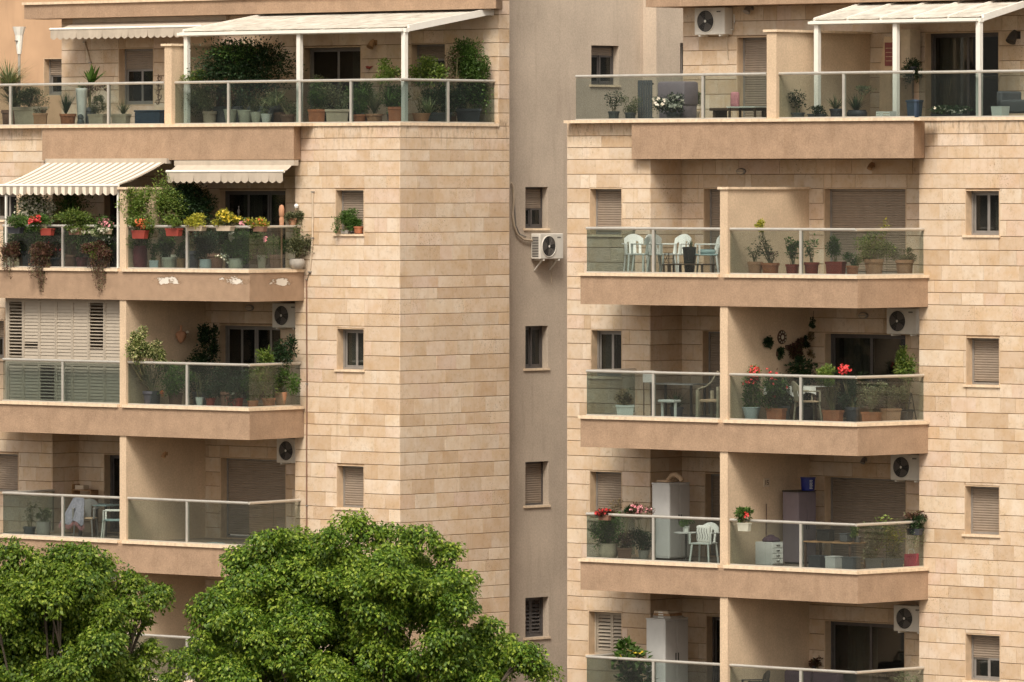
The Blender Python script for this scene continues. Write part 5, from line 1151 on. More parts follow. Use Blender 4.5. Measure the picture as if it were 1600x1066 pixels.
# ================================================================== right building: units, lamps, pergola
g4, g3, g2, g1, g0 = zC[4] - .03, flC[3], flC[2], flC[1], flC[0]
pc_ = pergola(C, (1277, 1400, 1530), 1266, 1532, 2.42, 4.55, 37, 29, .45, g4, 'white pergola on the right terrace with three posts and a ribbed roof', 6, True)
MB(C, tuple(pc_.location)).box(C.U(1386, 4.58), C.U(1680, 4.58), 4.58, 4.66, C.ZX(6, 1386, 4.58), C.ZX(-12, 1386, 4.58)).build('roof_fascia', 'white_metal', pc_)
ac_on(C, 1085, 55, cT, 'air conditioner high on the terrace wall of the right building', w=.86, h=.60)
ac_on(C, 1385, 522, cB, 'air conditioner above the balcony with wall plants and a dark glass door')
ac_on(C, 1391, 750, cB, 'air conditioner above the balcony with the purple cabinet')
ac_on(C, 1396, 986, cB, 'lowest air conditioner of the right building, above the curtained door')
spotlight(C, 1176, 12, cT, 'small double spotlight right of the terrace air conditioner', s=1.2)
spotlight(C, 1366, 258, cB, 'small lamp on the wall above the wide closed shutter', 'wood', 'small wall lamps', .9)
spotlight(C, 1354, 718, cB, 'small lamp under the slab left of the air conditioner above the purple cabinet', 'grey_frame', 'wall spotlights', .8)
spotlight(C, 1592, 55, cT, 'dark bracket lamp on the terrace wall at the right edge', 'dark_metal', 'wall spotlights', 1.6)
bulkhead(C, 1160, 268, cB, 'oval light on the stone wall above the partition with the pale coping')
bulkhead(C, 1351, 493, cB, 'oval brown light under the slab left of the air conditioner by the wall plants')
# ---- left part of the right terrace
Q4 = 'plants on the left part of the right terrace'
plant(C, 2.0, g4, 'leafless dark cactus-like plant behind the leftmost pane of the right terrace', ('round', 950, 174, 968, 186, 'slate_pot'), [('sprig', 946, 142, 972, 178, 'leaf_dark', dict(n=7, leaf=.04, d=1.4))], Q4)
plant(C, 2.2, g4, 'airy thin-twigged shrub left of the grey cover on the right terrace', ('round', 976, 176, 994, 186, 'slate_pot'), [('bush', 966, 144, 1000, 180, 'leaf_olive', dict(leaf=.03, d=.45))], Q4)
o = at(C, 997, 2.6, g4, 'slatted_screen', 'dark upright slatted screen left of the covered grill on the right terrace', 'screen')
MB().box(-.02, .42, .012, .03, .05, .09).box(-.02, .42, .012, .03, .80, .84).build('cross_bars', 'dark_metal', o)
for i in range(6): MB().box(i * .07, i * .07 + .05, -.01, .01, 0, .90).build('slat', 'slate_pot', o)
o = at(C, 1026, 2.3, g4, 'covered_grill', 'grill under a dark purple-grey cover on the right terrace', 'grill')
MB().rbox(0, .78, 0, .5, .34, .86, .06).rbox(.03, .75, .03, .47, .04, .36, .03).build('cover', 'purple_grey', o, smooth=True)
for sx in (.08, .66): MB().box(sx, sx + .04, .2, .24, 0, .06).build('leg', 'dark_metal', o)
plant(C, 1.95, g4, 'dark bush dotted with white blooms before the covered grill', ('round', 1040, 176, 1066, 186, 'dark_pot'), [('bush', 1018, 146, 1084, 180, 'leaf_dark', dict(leaf=.04, d=.7, fl=('fl_white', 42, .05)))], Q4)
plant(C, 3.4, g4, 'small pale tree behind the covered grill by the terrace post', ('round', 1076, 174, 1094, 186, 'beige_pot'), [('bush', 1070, 116, 1096, 168, 'leaf_olive', dict(leaf=.035, d=.7))], Q4)
o = at(C, 1108, 2.3, g4, 'garden_bench', 'low dark bench under the shutter on the right terrace', 'bench')
MB().rbox(0, 1.55, 0, .5, .22, .28, .01).build('seat', 'wood_dark', o)
for sx in (.06, 1.42): MB().box(sx, sx + .07, .05, .45, 0, .22).build('leg', 'wood_dark', o)
o = at(C, 1140, 2.5, g4 + .281, 'cushion', 'pink patterned cushion propped on the dark bench', 'cushion'); MB().rbox(0, .22, 0, .10, 0, .34, .045, 3).build('cover', 'pink_cloth', o, smooth=True)
table(C, 1168, 2.1, g4, .80, .45, .30, 'low table with a white top in front of the terrace shutter', 'white_plastic', 'wood_dark', name='low_table')
# ---- terrace under the right pergola
R4 = 'plants on the terrace under the right pergola'
plant(C, 2.2, g4, 'dark upright cactus-like plant at the left end under the right pergola', ('round', 1236, 176, 1258, 186, 'slate_pot'), [('sprig', 1232, 140, 1256, 178, 'leaf_dark', dict(n=6, leaf=.05, d=1.6))], R4)
plant(C, 2.4, g4, 'spiky agave-like plant in a dark pot left of the railing post under the right pergola', ('round', 1296, 170, 1318, 186, 'dark_pot'), [('spiky', 1290, 144, 1322, 172, 'leaf_olive', dict(n=40, w=.03, arch=.3, spread=1.0, up=.6))], R4)
plant(C, 2.4, g4, 'spiky dark plant in a wide black bowl right of the railing post', ('bowl', 1322, 172, 1356, 186, 'dark_pot'), [('spiky', 1320, 142, 1354, 174, 'leaf_dark', dict(n=44, w=.03, arch=.4, spread=1.0, up=.6)), ('bush', 1336, 132, 1370, 150, 'leaf_olive', dict(leaf=.035, d=.4))], R4)
plant(C, 2.2, g4, 'low leafy plants round the foot of the left pergola post', ('trough', 1262, 178, 1290, 186, 'slate_pot'), [('bush', 1260, 166, 1296, 182, 'leaf_dark', dict(leaf=.04, d=.9))], R4)
o = at(C, 1370, 2.0, g4, 'white_crate', 'small white slatted crate on the terrace floor left of the middle pergola post', 'crate')
m = MB(); m.box(0, .34, 0, .2, 0, .02)
for i in range(3): m.box(0, .34, -.012, 0, .03 + i * .05, .065 + i * .05).box(0, .34, .2, .212, .03 + i * .05, .065 + i * .05)
m.box(-.012, 0, -.012, .212, 0, .17).box(.34, .352, -.012, .212, 0, .17); m.build('slats', 'white_plastic', o)
o = at(C, 1376, cT - .55, g4, 'tall_heater', 'tall beige sloping-sided cabinet with a dark red notice behind the right pergola post', 'cabinet')
hh = C.ZX(58, 1380, cT - .5) - g4
m = MB(); m.add([(-.05, 0, 0), (.5, 0, 0), (.5, .45, 0), (-.05, .45, 0), (-.02, 0, hh * .6), (.5, 0, hh * .6), (.5, .45, hh * .6), (-.02, .45, hh * .6), (.10, 0, hh), (.5, 0, hh), (.5, .45, hh), (.10, .45, hh)],
                [(0, 3, 2, 1), (0, 1, 5, 4), (1, 2, 6, 5), (2, 3, 7, 6), (3, 0, 4, 7), (4, 5, 9, 8), (5, 6, 10, 9), (6, 7, 11, 10), (7, 4, 8, 11), (8, 9, 10, 11)]); m.build('body', 'reveal', o)
MB().rbox(.5, .78, .02, .40, .9, hh + .16, .03).build('tank', 'beige_pot', o, smooth=True)
q = MB().rbox(.12, .40, -.014, -.001, hh - .62, hh - .12, .006).build('notice', 'sign_red', o)
m = MB()
for i in range(4): m.box(.15, .36 - .04 * (i % 2), -.018, -.0145, hh - .25 - i * .09, hh - .235 - i * .09)
m.build('print', 'tan_cloth', q)
o = at(C, 1405, 2.1, g4, 'blue_bin', 'grey-blue plastic bin between the middle pergola post and the railing joint', 'bin')
MB().lathe([(.11, 0), (.12, .02), (.145, .36), (.16, .37), (.16, .40), (.02, .42)], (.17, .3, 0), n=20, sq=.8).build('body', 'navy', o)
plant(C, 3.9, g4, 'dark plant hanging on the wall right of the tall beige cabinet', ('round', 1419, 104, 1432, 116, 'dark_pot'), [('bush', 1412, 96, 1436, 124, 'leaf_dark', dict(leaf=.045, d=1.0)), ('trail', 1412, 110, 1436, 150, 'leaf_dark', dict(leaf=.04, n=12))], R4, hang=True)
o = at(C, 1592, 2.9, g4, 'garden_sofa', 'dark grey garden sofa at the right edge of the right terrace', 'sofa')
MB().rbox(-.6, .8, 0, .7, .12, .40, .04).build('seat', 'slate_pot', o); MB().rbox(0, .8, .5, .7, .40, .80, .05).build('backrest', 'slate_pot', o); MB().rbox(-.6, -.45, 0, .7, .12, .58, .04).build('armrest', 'slate_pot', o)
for sx in (-.55, .7): MB().box(sx, sx + .06, .08, .14, 0, .12).build('leg', 'dark_metal', o)
o = at(C, 1563, 2.5, g4, 'white_planter', 'white square planter on the terrace floor near the sofa', 'planter')
MB().lathe([(.11, 0), (.12, .02), (.14, .26), (.12, .26), (.11, .2), (.01, .2)], n=24, sq=1.0).build('body', 'white_pot', o)
plant(C, 2.7, g4, 'low flat plants with white blooms before the curtained terrace door', ('trough', 1456, 178, 1512, 187, 'slate_pot'), [('bush', 1448, 164, 1520, 182, 'leaf_dark', dict(leaf=.035, d=.8, fl=('fl_white', 14, .035)))], R4)
# ---- balcony of white plastic chairs
chair(C, 994, .75, g3, .9, 'white plastic chair furthest left, turned to the right')
chair(C, 1010, .5, g3, -1.9, 'white plastic chair seen from behind, left of the railing post')
chair(C, 1034, .6, g3, 1.6, 'white plastic chair right behind the railing post')
chair(C, 1056, 1.1, g3, .1, 'white plastic chair with the tallest back, behind the lantern')
chair(C, 1103, .9, g3, -.7, 'white armchair with a teal cushion beside the partition', ('white_plastic', 'teal_cloth'), 'white plastic garden chairs', 'plastic_armchair')
o = at(C, 1104, .9, g3 + .446, 'cushion', 'teal cushion on the white armchair by the partition', 'cushion', None, -.7); MB().rbox(-.19, .19, -.17, .17, .0, .10, .045, 3).build('cover', 'teal_cloth', o, smooth=True)
table(C, 1080, .45, g3, 1.0, .45, .24, 'low dark wooden table in front of the white plastic chairs', 'wood_dark', 'wood_dark', name='low_table')
o = at(C, 1045, .42, g3 + .26, 'lantern', 'geometric wire lantern by the low dark table', 'lantern')
o.location.z = g3; m = MB()
for z0_, z1_, a, b in ((.22, .46, .09, .06),):
    for sx, sy in ((-1, -1), (1, -1), (1, 1), (-1, 1)): m.tube([(sx * a, sy * a, z0_), (sx * b, sy * b, z1_)], .007, 4)
    for zz_, q in ((z0_, a), ((z0_ + z1_) / 2, (a + b) / 2), (z1_, b)): m.tube([(-q, -q, zz_), (q, -q, zz_), (q, q, zz_), (-q, q, zz_), (-q, -q, zz_)], .007, 4)
    m.tube([(-a, -a, z0_), (b, -b, z1_)], .006, 4).tube([(a, -a, z0_), (-b, -b, z1_)], .006, 4)
m.build('wire_frame', 'wood_dark', o); MB().box(-.1, .1, -.1, .1, .20, .218).box(-.09, -.06, -.09, -.06, 0, .2).box(.06, .09, .06, .09, 0, .2).box(.06, .09, -.09, -.06, 0, .2).box(-.09, -.06, .06, .09, 0, .2).build('stand', 'wood_dark', o)
plant(C, .75, g3, 'stiff succulent in a tall black pot between the chairs', ('tall', 1066, 386, 1088, 428, 'black_plastic'), [('spiky', 1070, 374, 1090, 390, 'leaf_olive', dict(n=16, w=.03, arch=.2, spread=.6, up=.9))], 'plants on the chairs balcony')
# ---- balcony with the row of terracotta pots
C3 = 'terracotta pots in a row behind the glass'
for i, (pot, fols, lb) in enumerate((
    (('round', 1168, 409, 1192, 429, 'terracotta_pale'), [('sprig', 1164, 384, 1190, 412, 'leaf_olive', dict(n=7, leaf=.04))], 'pale terracotta pot of short greens, first in the row by the partition'),
    (('round', 1189, 411, 1218, 430, 'terracotta'), [('sprig', 1176, 366, 1206, 412, 'leaf_olive', dict(n=6, leaf=.045, d=1.3)), ('bush', 1182, 344, 1199, 362, 'leaf_yellow', dict(leaf=.04, d=1.1)), ('sprig', 1198, 392, 1220, 412, 'leaf_burg', dict(n=4, leaf=.035))], 'wide terracotta pot with a tall yellow-tipped plant, second in the row'),
    (('round', 1227, 413, 1249, 430, 'red_plastic'), [('bush', 1224, 374, 1250, 398, 'leaf_mid', dict(leaf=.05, d=1.0)), ('sprig', 1228, 376, 1248, 414, 'leaf_mid', dict(n=5, leaf=.05))], 'red pot of leafy canes left of the railing post'),
    (('round', 1256, 410, 1280, 430, 'red_plastic'), [('sprig', 1254, 372, 1278, 412, 'leaf_mid', dict(n=6, leaf=.055))], 'bright red pot of canes right of the railing post'),
    (('trough', 1290, 409, 1322, 430, 'red_plastic'), [('bush', 1284, 362, 1312, 412, 'leaf_mid', dict(leaf=.04, d=.8))], 'red trough with a tall feathery plant, left of the middle of the shutter'),
    (('round', 1322, 415, 1342, 430, 'terracotta'), [('bush', 1320, 392, 1350, 418, 'leaf_mid', dict(leaf=.035, d=.8))], 'small terracotta pot, the lowest one before the shutter'),
    (('round', 1350, 405, 1381, 430, 'terracotta_pale'), [('bush', 1330, 362, 1390, 410, 'leaf_light', dict(leaf=.045, d=.9)), ('sprig', 1380, 338, 1398, 400, 'leaf_yellow', dict(n=3, leaf=.045, d=1.5))], 'big pale terracotta pot with the bushiest plant near the bend of the glass'),
    (('round', 1399, 406, 1428, 430, 'terracotta_pale'), [('bush', 1398, 390, 1430, 410, 'leaf_olive', dict(leaf=.04, d=.8)), ('bush', 1376, 372, 1404, 412, 'leaf_olive', dict(leaf=.04, d=.5))], 'pale terracotta pot at the right end of the row'))):
    plant(C, .42 + (.45 if i == 6 else 1.0 if i == 7 else .06 * (i % 2)), g3, lb, pot, fols, C3)
# ---- balcony with the wooden chair
plant(C, .45, g2, 'brownish plant in white square pots at the left of the wooden-chair balcony', ('square', 962, 633, 991, 653, 'white_pot'), [('bush', 962, 608, 990, 636, 'leaf_dry', dict(leaf=.045, d=.9)), ('sprig', 968, 606, 986, 634, 'leaf_olive', dict(n=4, leaf=.04))], 'plants on the wooden-chair balcony')
o = at(C, 1006, 1.3, g2, 'laundry_rack', 'white towel dryer stand behind the left glass of the wooden-chair balcony', 'rack')
for sx in (0, .28): MB().tube([(sx, 0, 0), (sx, 0, .98)], .012, 6).build('leg', 'wood_dark', o)
MB().rbox(-.02, .3, -.02, .05, .72, .98, .015).build('towel', 'white_cloth', o)
o = at(C, 1034, .5, g2, 'white_stool', 'white plastic step stool behind the railing post of the wooden-chair balcony', 'stool')
MB().rbox(-.02, .42, -.12, .14, .34, .40, .02).build('seat', 'white_plastic', o)
for sx in (0, .36): MB().tube([(sx + .02, 0, .35), (sx + .02, 0, 0)], [.035, .03], 8).build('leg', 'white_plastic', o)
plant(C, 1.0, g2, 'dark feathery plant in a black pot right of the railing post', ('round', 1046, 636, 1068, 656, 'dark_pot'), [('spiky', 1034, 600, 1078, 640, 'leaf_dark', dict(n=110, w=.018, arch=.7, spread=1.1, up=.6))], 'plants on the wooden-chair balcony')
o = at(C, 1098, .55, g2, 'wooden_armchair', 'pale bentwood armchair with a curved arm beside the partition', 'chair')
MB().tube([(-.15, 0, .62), (-.05, 0, .66), (.1, 0, .70), (.25, 0, .80), (.36, 0, .95), (.42, 0, 1.02)], .02, 8).build('armrest', 'pale_stem', o, smooth=True)
MB().box(-.17, -.10, -.03, .04, 0, .62).build('leg', 'pale_stem', o); MB().box(.40, .46, -.03, .04, 0, .7).build('leg', 'pale_stem', o); MB().rbox(-.15, .45, .02, .5, .36, .42, .02).build('seat', 'tan_cloth', o); MB().box(-.17, -.11, .45, .5, 0, .6).build('leg', 'pale_stem', o)
table(C, 1060, 1.9, g2, 1.2, .55, .70, 'glass-topped garden table behind the plants of the wooden-chair balcony', 'grey_cabinet', 'dark_metal')
o = at(C, 1040, .95, g2, 'rug', 'dark patterned rug on the floor under the garden table', 'rug'); MB().rbox(-.5, 1.3, -.35, .6, .002, .016, .004).build('pile', 'plum_cloth', o)
# ---- balcony with the wall plants
D2 = 'plants on the balcony with the wall plants'
plant(C, .5, g2, 'red geranium standing tall in a pale blue bucket by the partition', ('tall', 1159, 636, 1189, 657, 'blue_pot'), [('bush', 1156, 574, 1196, 612, 'leaf_mid', dict(leaf=.05, d=.8, fl=('fl_red', 60, .035))), ('bush', 1160, 604, 1190, 640, 'leaf_mid', dict(leaf=.045, d=.8))], D2)
plant(C, .6, g2, 'dark green plant in a terracotta trough left of the railing post', ('trough', 1197, 638, 1229, 657, 'terracotta'), [('bush', 1182, 588, 1234, 644, 'leaf_mid', dict(leaf=.045, d=.9, fl=('fl_red', 3, .04))), ('sprig', 1200, 576, 1216, 606, 'leaf_burg', dict(n=3, leaf=.04, fl=('fl_red', 5, .04)))], D2)
plant(C, .45, g2, 'bushy yellow-green plant on bare stems in a terracotta planter at the middle of the glass', ('trough', 1285, 641, 1318, 658, 'terracotta'), [('bush', 1272, 570, 1314, 604, 'leaf_light', dict(leaf=.04, d=1.2)), ('sprig', 1278, 596, 1312, 645, 'leaf_dry', dict(n=14, leaf=.03, d=.7))], D2)
plant(C, .9, g2, 'bright red geranium blooming before the dark glass door', ('round', 1320, 636, 1344, 658, 'dark_pot'), [('bush', 1300, 566, 1334, 600, 'leaf_dark', dict(leaf=.05, d=.7, fl=('fl_red', 40, .035), flbox=(1307, 566, 1330, 588))), ('bush', 1312, 596, 1352, 640, 'leaf_dark', dict(leaf=.05, d=.9))], D2)
plant(C, .6, g2, 'grassy stems in a terracotta planter left of the bend of the glass', ('trough', 1346, 644, 1378, 660, 'terracotta'), [('sprig', 1346, 594, 1386, 648, 'leaf_pale', dict(n=12, leaf=.04, d=1.2))], D2)
plant(C, 1.0, g2, 'square terracotta planter with mixed greens right of the bend of the glass', ('square', 1375, 638, 1408, 660, 'terracotta_pale'), [('bush', 1368, 590, 1412, 644, 'leaf_olive', dict(leaf=.045, d=.8))], D2)
plant(C, 1.75, g2, 'light green climber by the right end of the rail under the air conditioner', ('round', 1404, 640, 1428, 660, 'slate_pot'), [('bush', 1396, 544, 1434, 596, 'leaf_light', dict(leaf=.05, d=1.1)), ('sprig', 1400, 584, 1434, 642, 'leaf_olive', dict(n=8, leaf=.04))], D2)
plant(C, 1.9, g2, 'large dark leafy plant left of the dark glass door', ('round', 1242, 636, 1274, 656, 'dark_pot'), [('bush', 1234, 560, 1284, 596, 'leaf_dark', dict(leaf=.075, d=1.2)), ('bush', 1236, 592, 1280, 640, 'leaf_dark', dict(leaf=.06, d=.6))], D2)
table(C, 1250, 1.3, g2, 1.35, .6, .72, 'dining table on the balcony with wall plants', 'wood', 'wood_dark')
o = at(C, 1250, 1.3, g2 + .72, 'tablecloth', 'white tablecloth hanging over the balcony table', 'tablecloth')
m = MB(); m.box(-.70, .70, -.33, .33, .003, .012); n = 40
for i in range(n):
    a, b = -.70 + 1.4 * i / n, -.70 + 1.4 * (i + 1) / n; d = lambda q: -.16 - .05 * math.sin(q * 9); y_ = lambda q: -.34 - .02 * math.sin(q * 16)
    m.add([(a, -.33, .012), (b, -.33, .012), (b, y_(b), d(b)), (a, y_(a), d(a))], [(0, 3, 2, 1)])
m.build('cloth', 'white_cloth', o)
chair(C, 1262, .75, g2, 2.6, 'pale bentwood chair tucked against the table behind the railing post', ('pale_stem', 'tan_cloth'), None, 'bentwood_chair')
o = at(C, 1416, 1.9, g2, 'step_ladder', 'small dark folding step ladder at the right end of the balcony', 'ladder')
for sx in (-.12, .12): MB().tube([(sx, -.14, 0), (sx, 0, .62)], .014, 6).build('rail', 'dark_metal', o); MB().tube([(sx, .2, 0), (sx, 0.02, .62)], .012, 6).build('rail', 'dark_metal', o)
for i in range(2): MB().box(-.12, .12, -.13 + i * .05, -.02 + i * .05, .2 + i * .2, .22 + i * .2).build('step', 'dark_metal', o)
uPF = uP1
def wall_plant(px, py, w, h, mat, label, leaf=.05):
    vv = C.V(px, uPF + .06); X, Y = C.w(uPF, vv); z = C.Z(py, uPF, vv); r = thing('wall_plant', label, 'hanging plant', (X, Y, z), C.th, 'plants hung on the partition'); RG[0] += 1; rg = np.random.default_rng(RG[0])
    MB().rbox(.002, .05, -.05, .05, -.05, .05, .01).build('holder', 'wood_dark', r)
    V, k = bush_leaves(rg, (.09, 0, 0), (.08, w / 2, h / 2), int(7 * w * h / (leaf * leaf * .5)), leaf, 8, .2); quads('foliage', V, mat, r); return r
wall_plant(1199, 533, .34, .34, 'leaf_dark', 'dark leafy wall plant furthest left on the partition')
wall_plant(1218, 553, .22, .34, 'leaf_dark', 'dark narrow wall plant below the round plate')
wall_plant(1232, 543, .14, .14, 'leaf_burg', 'tiny wall plant right of the round plate')
wall_plant(1246, 545, .50, .52, 'leaf_burg', 'largest brown wall plant on the partition')
wall_plant(1258, 536, .30, .30, 'leaf_dark', 'dark wall plant near the corner above the largest brown one')
wall_plant(1268, 525, .22, .24, 'leaf_dry', 'pale dried wall plant in the corner under the hanging ball')
wall_plant(1269, 552, .22, .26, 'leaf_dry', 'dried wall plant low in the corner beside the dark door')
vv = C.V(1221, uPF); o = thing('wall_plate', 'round patterned plate hung on the partition among wall plants', 'plate', (*C.w(uPF, vv), C.Z(527, uPF, vv)), C.th); n = 24
ring = lambda q, x: [(x, .15 * q * math.cos(2 * math.pi * i / n), .15 * q * math.sin(2 * math.pi * i / n)) for i in range(n)]
MB().add(ring(1, .01) + ring(.95, .03) + ring(.6, .022), [(j * n + i, j * n + (i + 1) % n, (j + 1) * n + (i + 1) % n, (j + 1) * n + i) for j in range(2) for i in range(n)] + [tuple(2 * n + i for i in range(n))]).build('dish', 'wood_dark', o)
m = MB()
for i in range(10):
    t = 2 * math.pi * i / 10; m.add([(.034, .11 * math.cos(t) + .022 * math.cos(q), .11 * math.sin(t) + .022 * math.sin(q)) for q in (0, 1.57, 3.14, 4.71)], [(0, 1, 2, 3)])
m.add([(.034, .05 * math.cos(q), .05 * math.sin(q)) for q in np.linspace(0, 5.5, 8)], [tuple(range(8))]); m.build('pattern', 'fl_white', o)
o = thing('hanging_ball', 'dark round hanging basket high in the corner above the wall plants', 'hanging plant', (*C.w(C.U(1271, 2.2), 2.2), C.ZX(505, 1271, 2.2)), 0)
rg = np.random.default_rng(77); V, k = bush_leaves(rg, (0, 0, 0), (.11, .11, .11), 420, .04, 10); quads('foliage', V, 'leaf_dark', o); MB().tube([(0, 0, .05), (0, 0, .26)], .004, 4).build('cord', 'dark_metal', o)
plant(C, 1.3, g2, 'dark leafy thicket behind the glass right of the table with the white cloth', ('round', 1336, 634, 1362, 656, 'brown_pot'), [('bush', 1318, 588, 1384, 640, 'leaf_dark', dict(leaf=.05, d=.8))], D2)
plant(C, .8, g2, 'leafy dark shrub between the red geranium and the railing post', ('round', 1212, 634, 1236, 656, 'slate_pot'), [('bush', 1196, 590, 1250, 638, 'leaf_dark', dict(leaf=.05, d=.7))], D2)
# ---- balcony with the pale cabinet
E1 = 'plants on the balcony with the pale cabinet'
plant(C, .5, g1, 'leafy shrub in a big cream round pot behind the left glass', ('barrel', 934, 849, 966, 880, 'beige_pot'), [('bush', 920, 798, 980, 854, 'leaf_mid', dict(leaf=.05, d=1.1)), ('sprig', 956, 780, 976, 810, 'leaf_dry', dict(n=6, leaf=.05, d=1.3))], E1)
plant(C, .55, g1, 'brown-leaved plant in a dark square pot right of the cream pot', ('square', 964, 856, 988, 880, 'brown_pot'), [('bush', 962, 828, 992, 858, 'leaf_burg', dict(leaf=.045, d=1.0)), ('bush', 976, 788, 1000, 806, 'leaf_dark', dict(leaf=.05, d=1.0))], E1)
plant(C, .5, g1, 'dark leafy plant in a grey pot just left of the railing post with pink blooms', ('tall', 996, 860, 1016, 880, 'grey_stone'), [('bush', 984, 812, 1020, 862, 'leaf_dark', dict(leaf=.05, d=1.0)), ('bush', 982, 790, 1018, 814, 'leaf_burg', dict(leaf=.04, d=.7, fl=('fl_pink', 22, .04)))], E1)
plant(C, .05, None, 'small rail box with red and white blooms at the left end of the pale-cabinet balcony', ('trough', 934, 805, 956, 813, 'brown_pot'), [('bush', 934, 792, 956, 808, 'leaf_burg', dict(leaf=.04, d=.9, fl=('fl_red', 16, .045)))], E1, hang=True)
cb = cabinet(C, 1019, 1.05, g1, .48, .66, C.ZX(757, 1040, 1.1) - g1, 'tall pale grey plastic cabinet with cushions on top, behind the railing', 'grey_cabinet', 'grey_cabinet_shaded')
o = at(C, 1026, 1.25, g1 + C.ZX(757, 1040, 1.1) - g1 + .032, 'cushion_stack', 'folded tan cushions lying on top of the pale cabinet', 'cushion')
MB().rbox(-.02, .30, 0, .4, 0, .05, .02).tube([(.15, .2, .04), (.25, .2, .14), (.38, .2, .17), (.50, .2, .10), (.55, .2, .03)], [.05, .055, .06, .055, .05], 10).build('cover', 'tan_cloth', o, smooth=True)
chair(C, 1100, .6, g1, .25, 'white garden chair with a pale patterned pillow beside the partition', ('white_plastic', 'white_plastic'), 'white plastic garden chairs')
o = at(C, 1100, .66, g1 + .446, 'pillow', 'white and black patterned pillow on the garden chair below the pale cabinet balcony rail', 'pillow'); MB().rbox(-.19, .17, -.06, .06, 0, .36, .055, 3).build('cover', 'white_cloth', o, smooth=True)
m = MB()
for i in range(5): m.tube([(-.14 + .07 * i + .02 * math.sin(j), -.066, .06 + .04 * j) for j in range(7)], .006, 4)
m.build('print', 'dark_metal', o)
o = at(C, 1072, .9, g1, 'round_table', 'small round grey table with a leafy centrepiece next to the garden chair', 'table')
MB().lathe([(.25, .60), (.26, .61), (.26, .63), (.01, .635)], n=24).build('table_top', 'grey_cabinet', o)
MB().lathe([(.16, 0), (.15, .03), (.025, .05), (.025, .60)], n=14).build('pedestal', 'dark_metal', o)
plant(C, .9, g1 + .636, 'leafy centrepiece in a small white pot on the round grey table', ('round', 1066, 822, 1078, 832, 'white_pot'), [('bush', 1060, 808, 1086, 826, 'leaf_mid', dict(leaf=.04, d=.8))], E1)
# ---- balcony with the purple cabinet
plant(C, -.06, None, 'white rail box with a red bloom at the partition of the purple-cabinet balcony', ('trough', 1152, 817, 1174, 830, 'sage_pot'), [('bush', 1147, 794, 1174, 818, 'leaf_mid', dict(leaf=.06, d=1.0, fl=('fl_red', 8, .03), flbox=(1160, 799, 1173, 809)))], 'plants on the purple-cabinet balcony', hang=True)
hc = C.ZX(768, 1245, 2.0) - g1
cabinet(C, 1223, 1.66, g1, .42, .58, hc, 'tall purple-grey cabinet with a dark top beside the closed shutter', 'purple_grey', 'purple_grey', top='dark_metal')
o = at(C, 1250, 1.86, g1 + hc + .031, 'blue_bucket', 'dark blue paint bucket with white lettering on the purple-grey cabinet', 'bucket')
MB().lathe([(.135, 0), (.14, .01), (.155, .25), (.165, .26), (.165, .28), (.02, .285)], (.12, .12, 0), n=20).build('body', 'royal_blue', o, smooth=True)
m = MB()
for i in range(7):
    for t0 in (-.25,):
        for j in range(4 if i % 2 else 5):
            t = t0 + j * .10 - .75 + .35; q = .152; m.add([(.12 + q * math.cos(t + e) * 1.02, .12 + q * math.sin(t + e) * 1.02, .04 + i * .028 + hh_) for e, hh_ in ((0, 0), (.06, 0), (.06, .014), (0, .014))], [(0, 1, 2, 3)])
m.build('lettering', 'white_pot', o)
vv = C.V(1197, uPF); o = thing('number_tile', 'small cream tile marked 15 on the partition left of the purple cabinet', 'sign', (*C.w(uPF, vv), C.Z(754, uPF, vv)), C.th)
MB().rbox(.002, .022, -.10, .10, -.09, .09, .005).build('tile', 'beige_pot', o)
m = MB(); m.box(.0225, .026, -.05, -.03, -.05, .05)
for (y0_, y1_, z0_, z1_) in ((.0, .055, .035, .05), (.0, .014, .0, .036), (.0, .055, -.008, .007), (.041, .055, -.05, -.007), (.0, .042, -.05, -.036)): m.box(.0225, .026, y0_, y1_, z0_, z1_)
m.build('numerals', 'wood_dark', o)
o = at(C, 1180, .75, g1, 'drawer_unit', 'white drawer unit with dark things on top behind the left glass', 'drawers')
MB().rbox(0, .45, 0, .38, .02, .50, .01).build('body', 'grey_cabinet', o)
for i in range(4): q = MB().rbox(.451, .463, .02, .36, .05 + i * .11, .145 + i * .11, .004).build('drawer', 'white_plastic', o); MB().box(.463, .475, .14, .24, .095 + i * .11, .11 + i * .11).build('handle', 'dark_metal', q)
o = at(C, 1186, .8, g1 + .502, 'cloth_bundle', 'dark crumpled cloth bundle lying on the white drawer unit', 'cloth')
V, k = bush_leaves(np.random.default_rng(3), (.2, .15, .07), (.24, .16, .08), 10, .1, 5); MB().lathe([(.18, 0), (.20, .03), (.15, .09), (.10, .10), (.06, .14), (.01, .15)], (.2, .15, 0), n=9).build('folds', 'plum_cloth', o)
table(C, 1305, 1.2, g1, 1.30, .6, .55, 'wooden work table cluttered with dark things before the closed shutter', 'wood', 'wood_dark')
for i, (px, w_, h_, mt, lb) in enumerate(((1290, .34, .22, 'black_plastic', 'black box on the left of the wooden work table'), (1322, .2, .16, 'slate_pot', 'grey tin on the right of the wooden work table'))):
    o = at(C, px, 1.2, g1 + .552, 'storage_tin', lb, 'box'); MB().rbox(-w_ / 2, w_ / 2, -.1, .1, 0, h_, .02).build('body', mt, o); MB().rbox(-w_ / 2 - .01, w_ / 2 + .01, -.11, .11, h_, h_ + .02, .006).build('lid', mt, o)
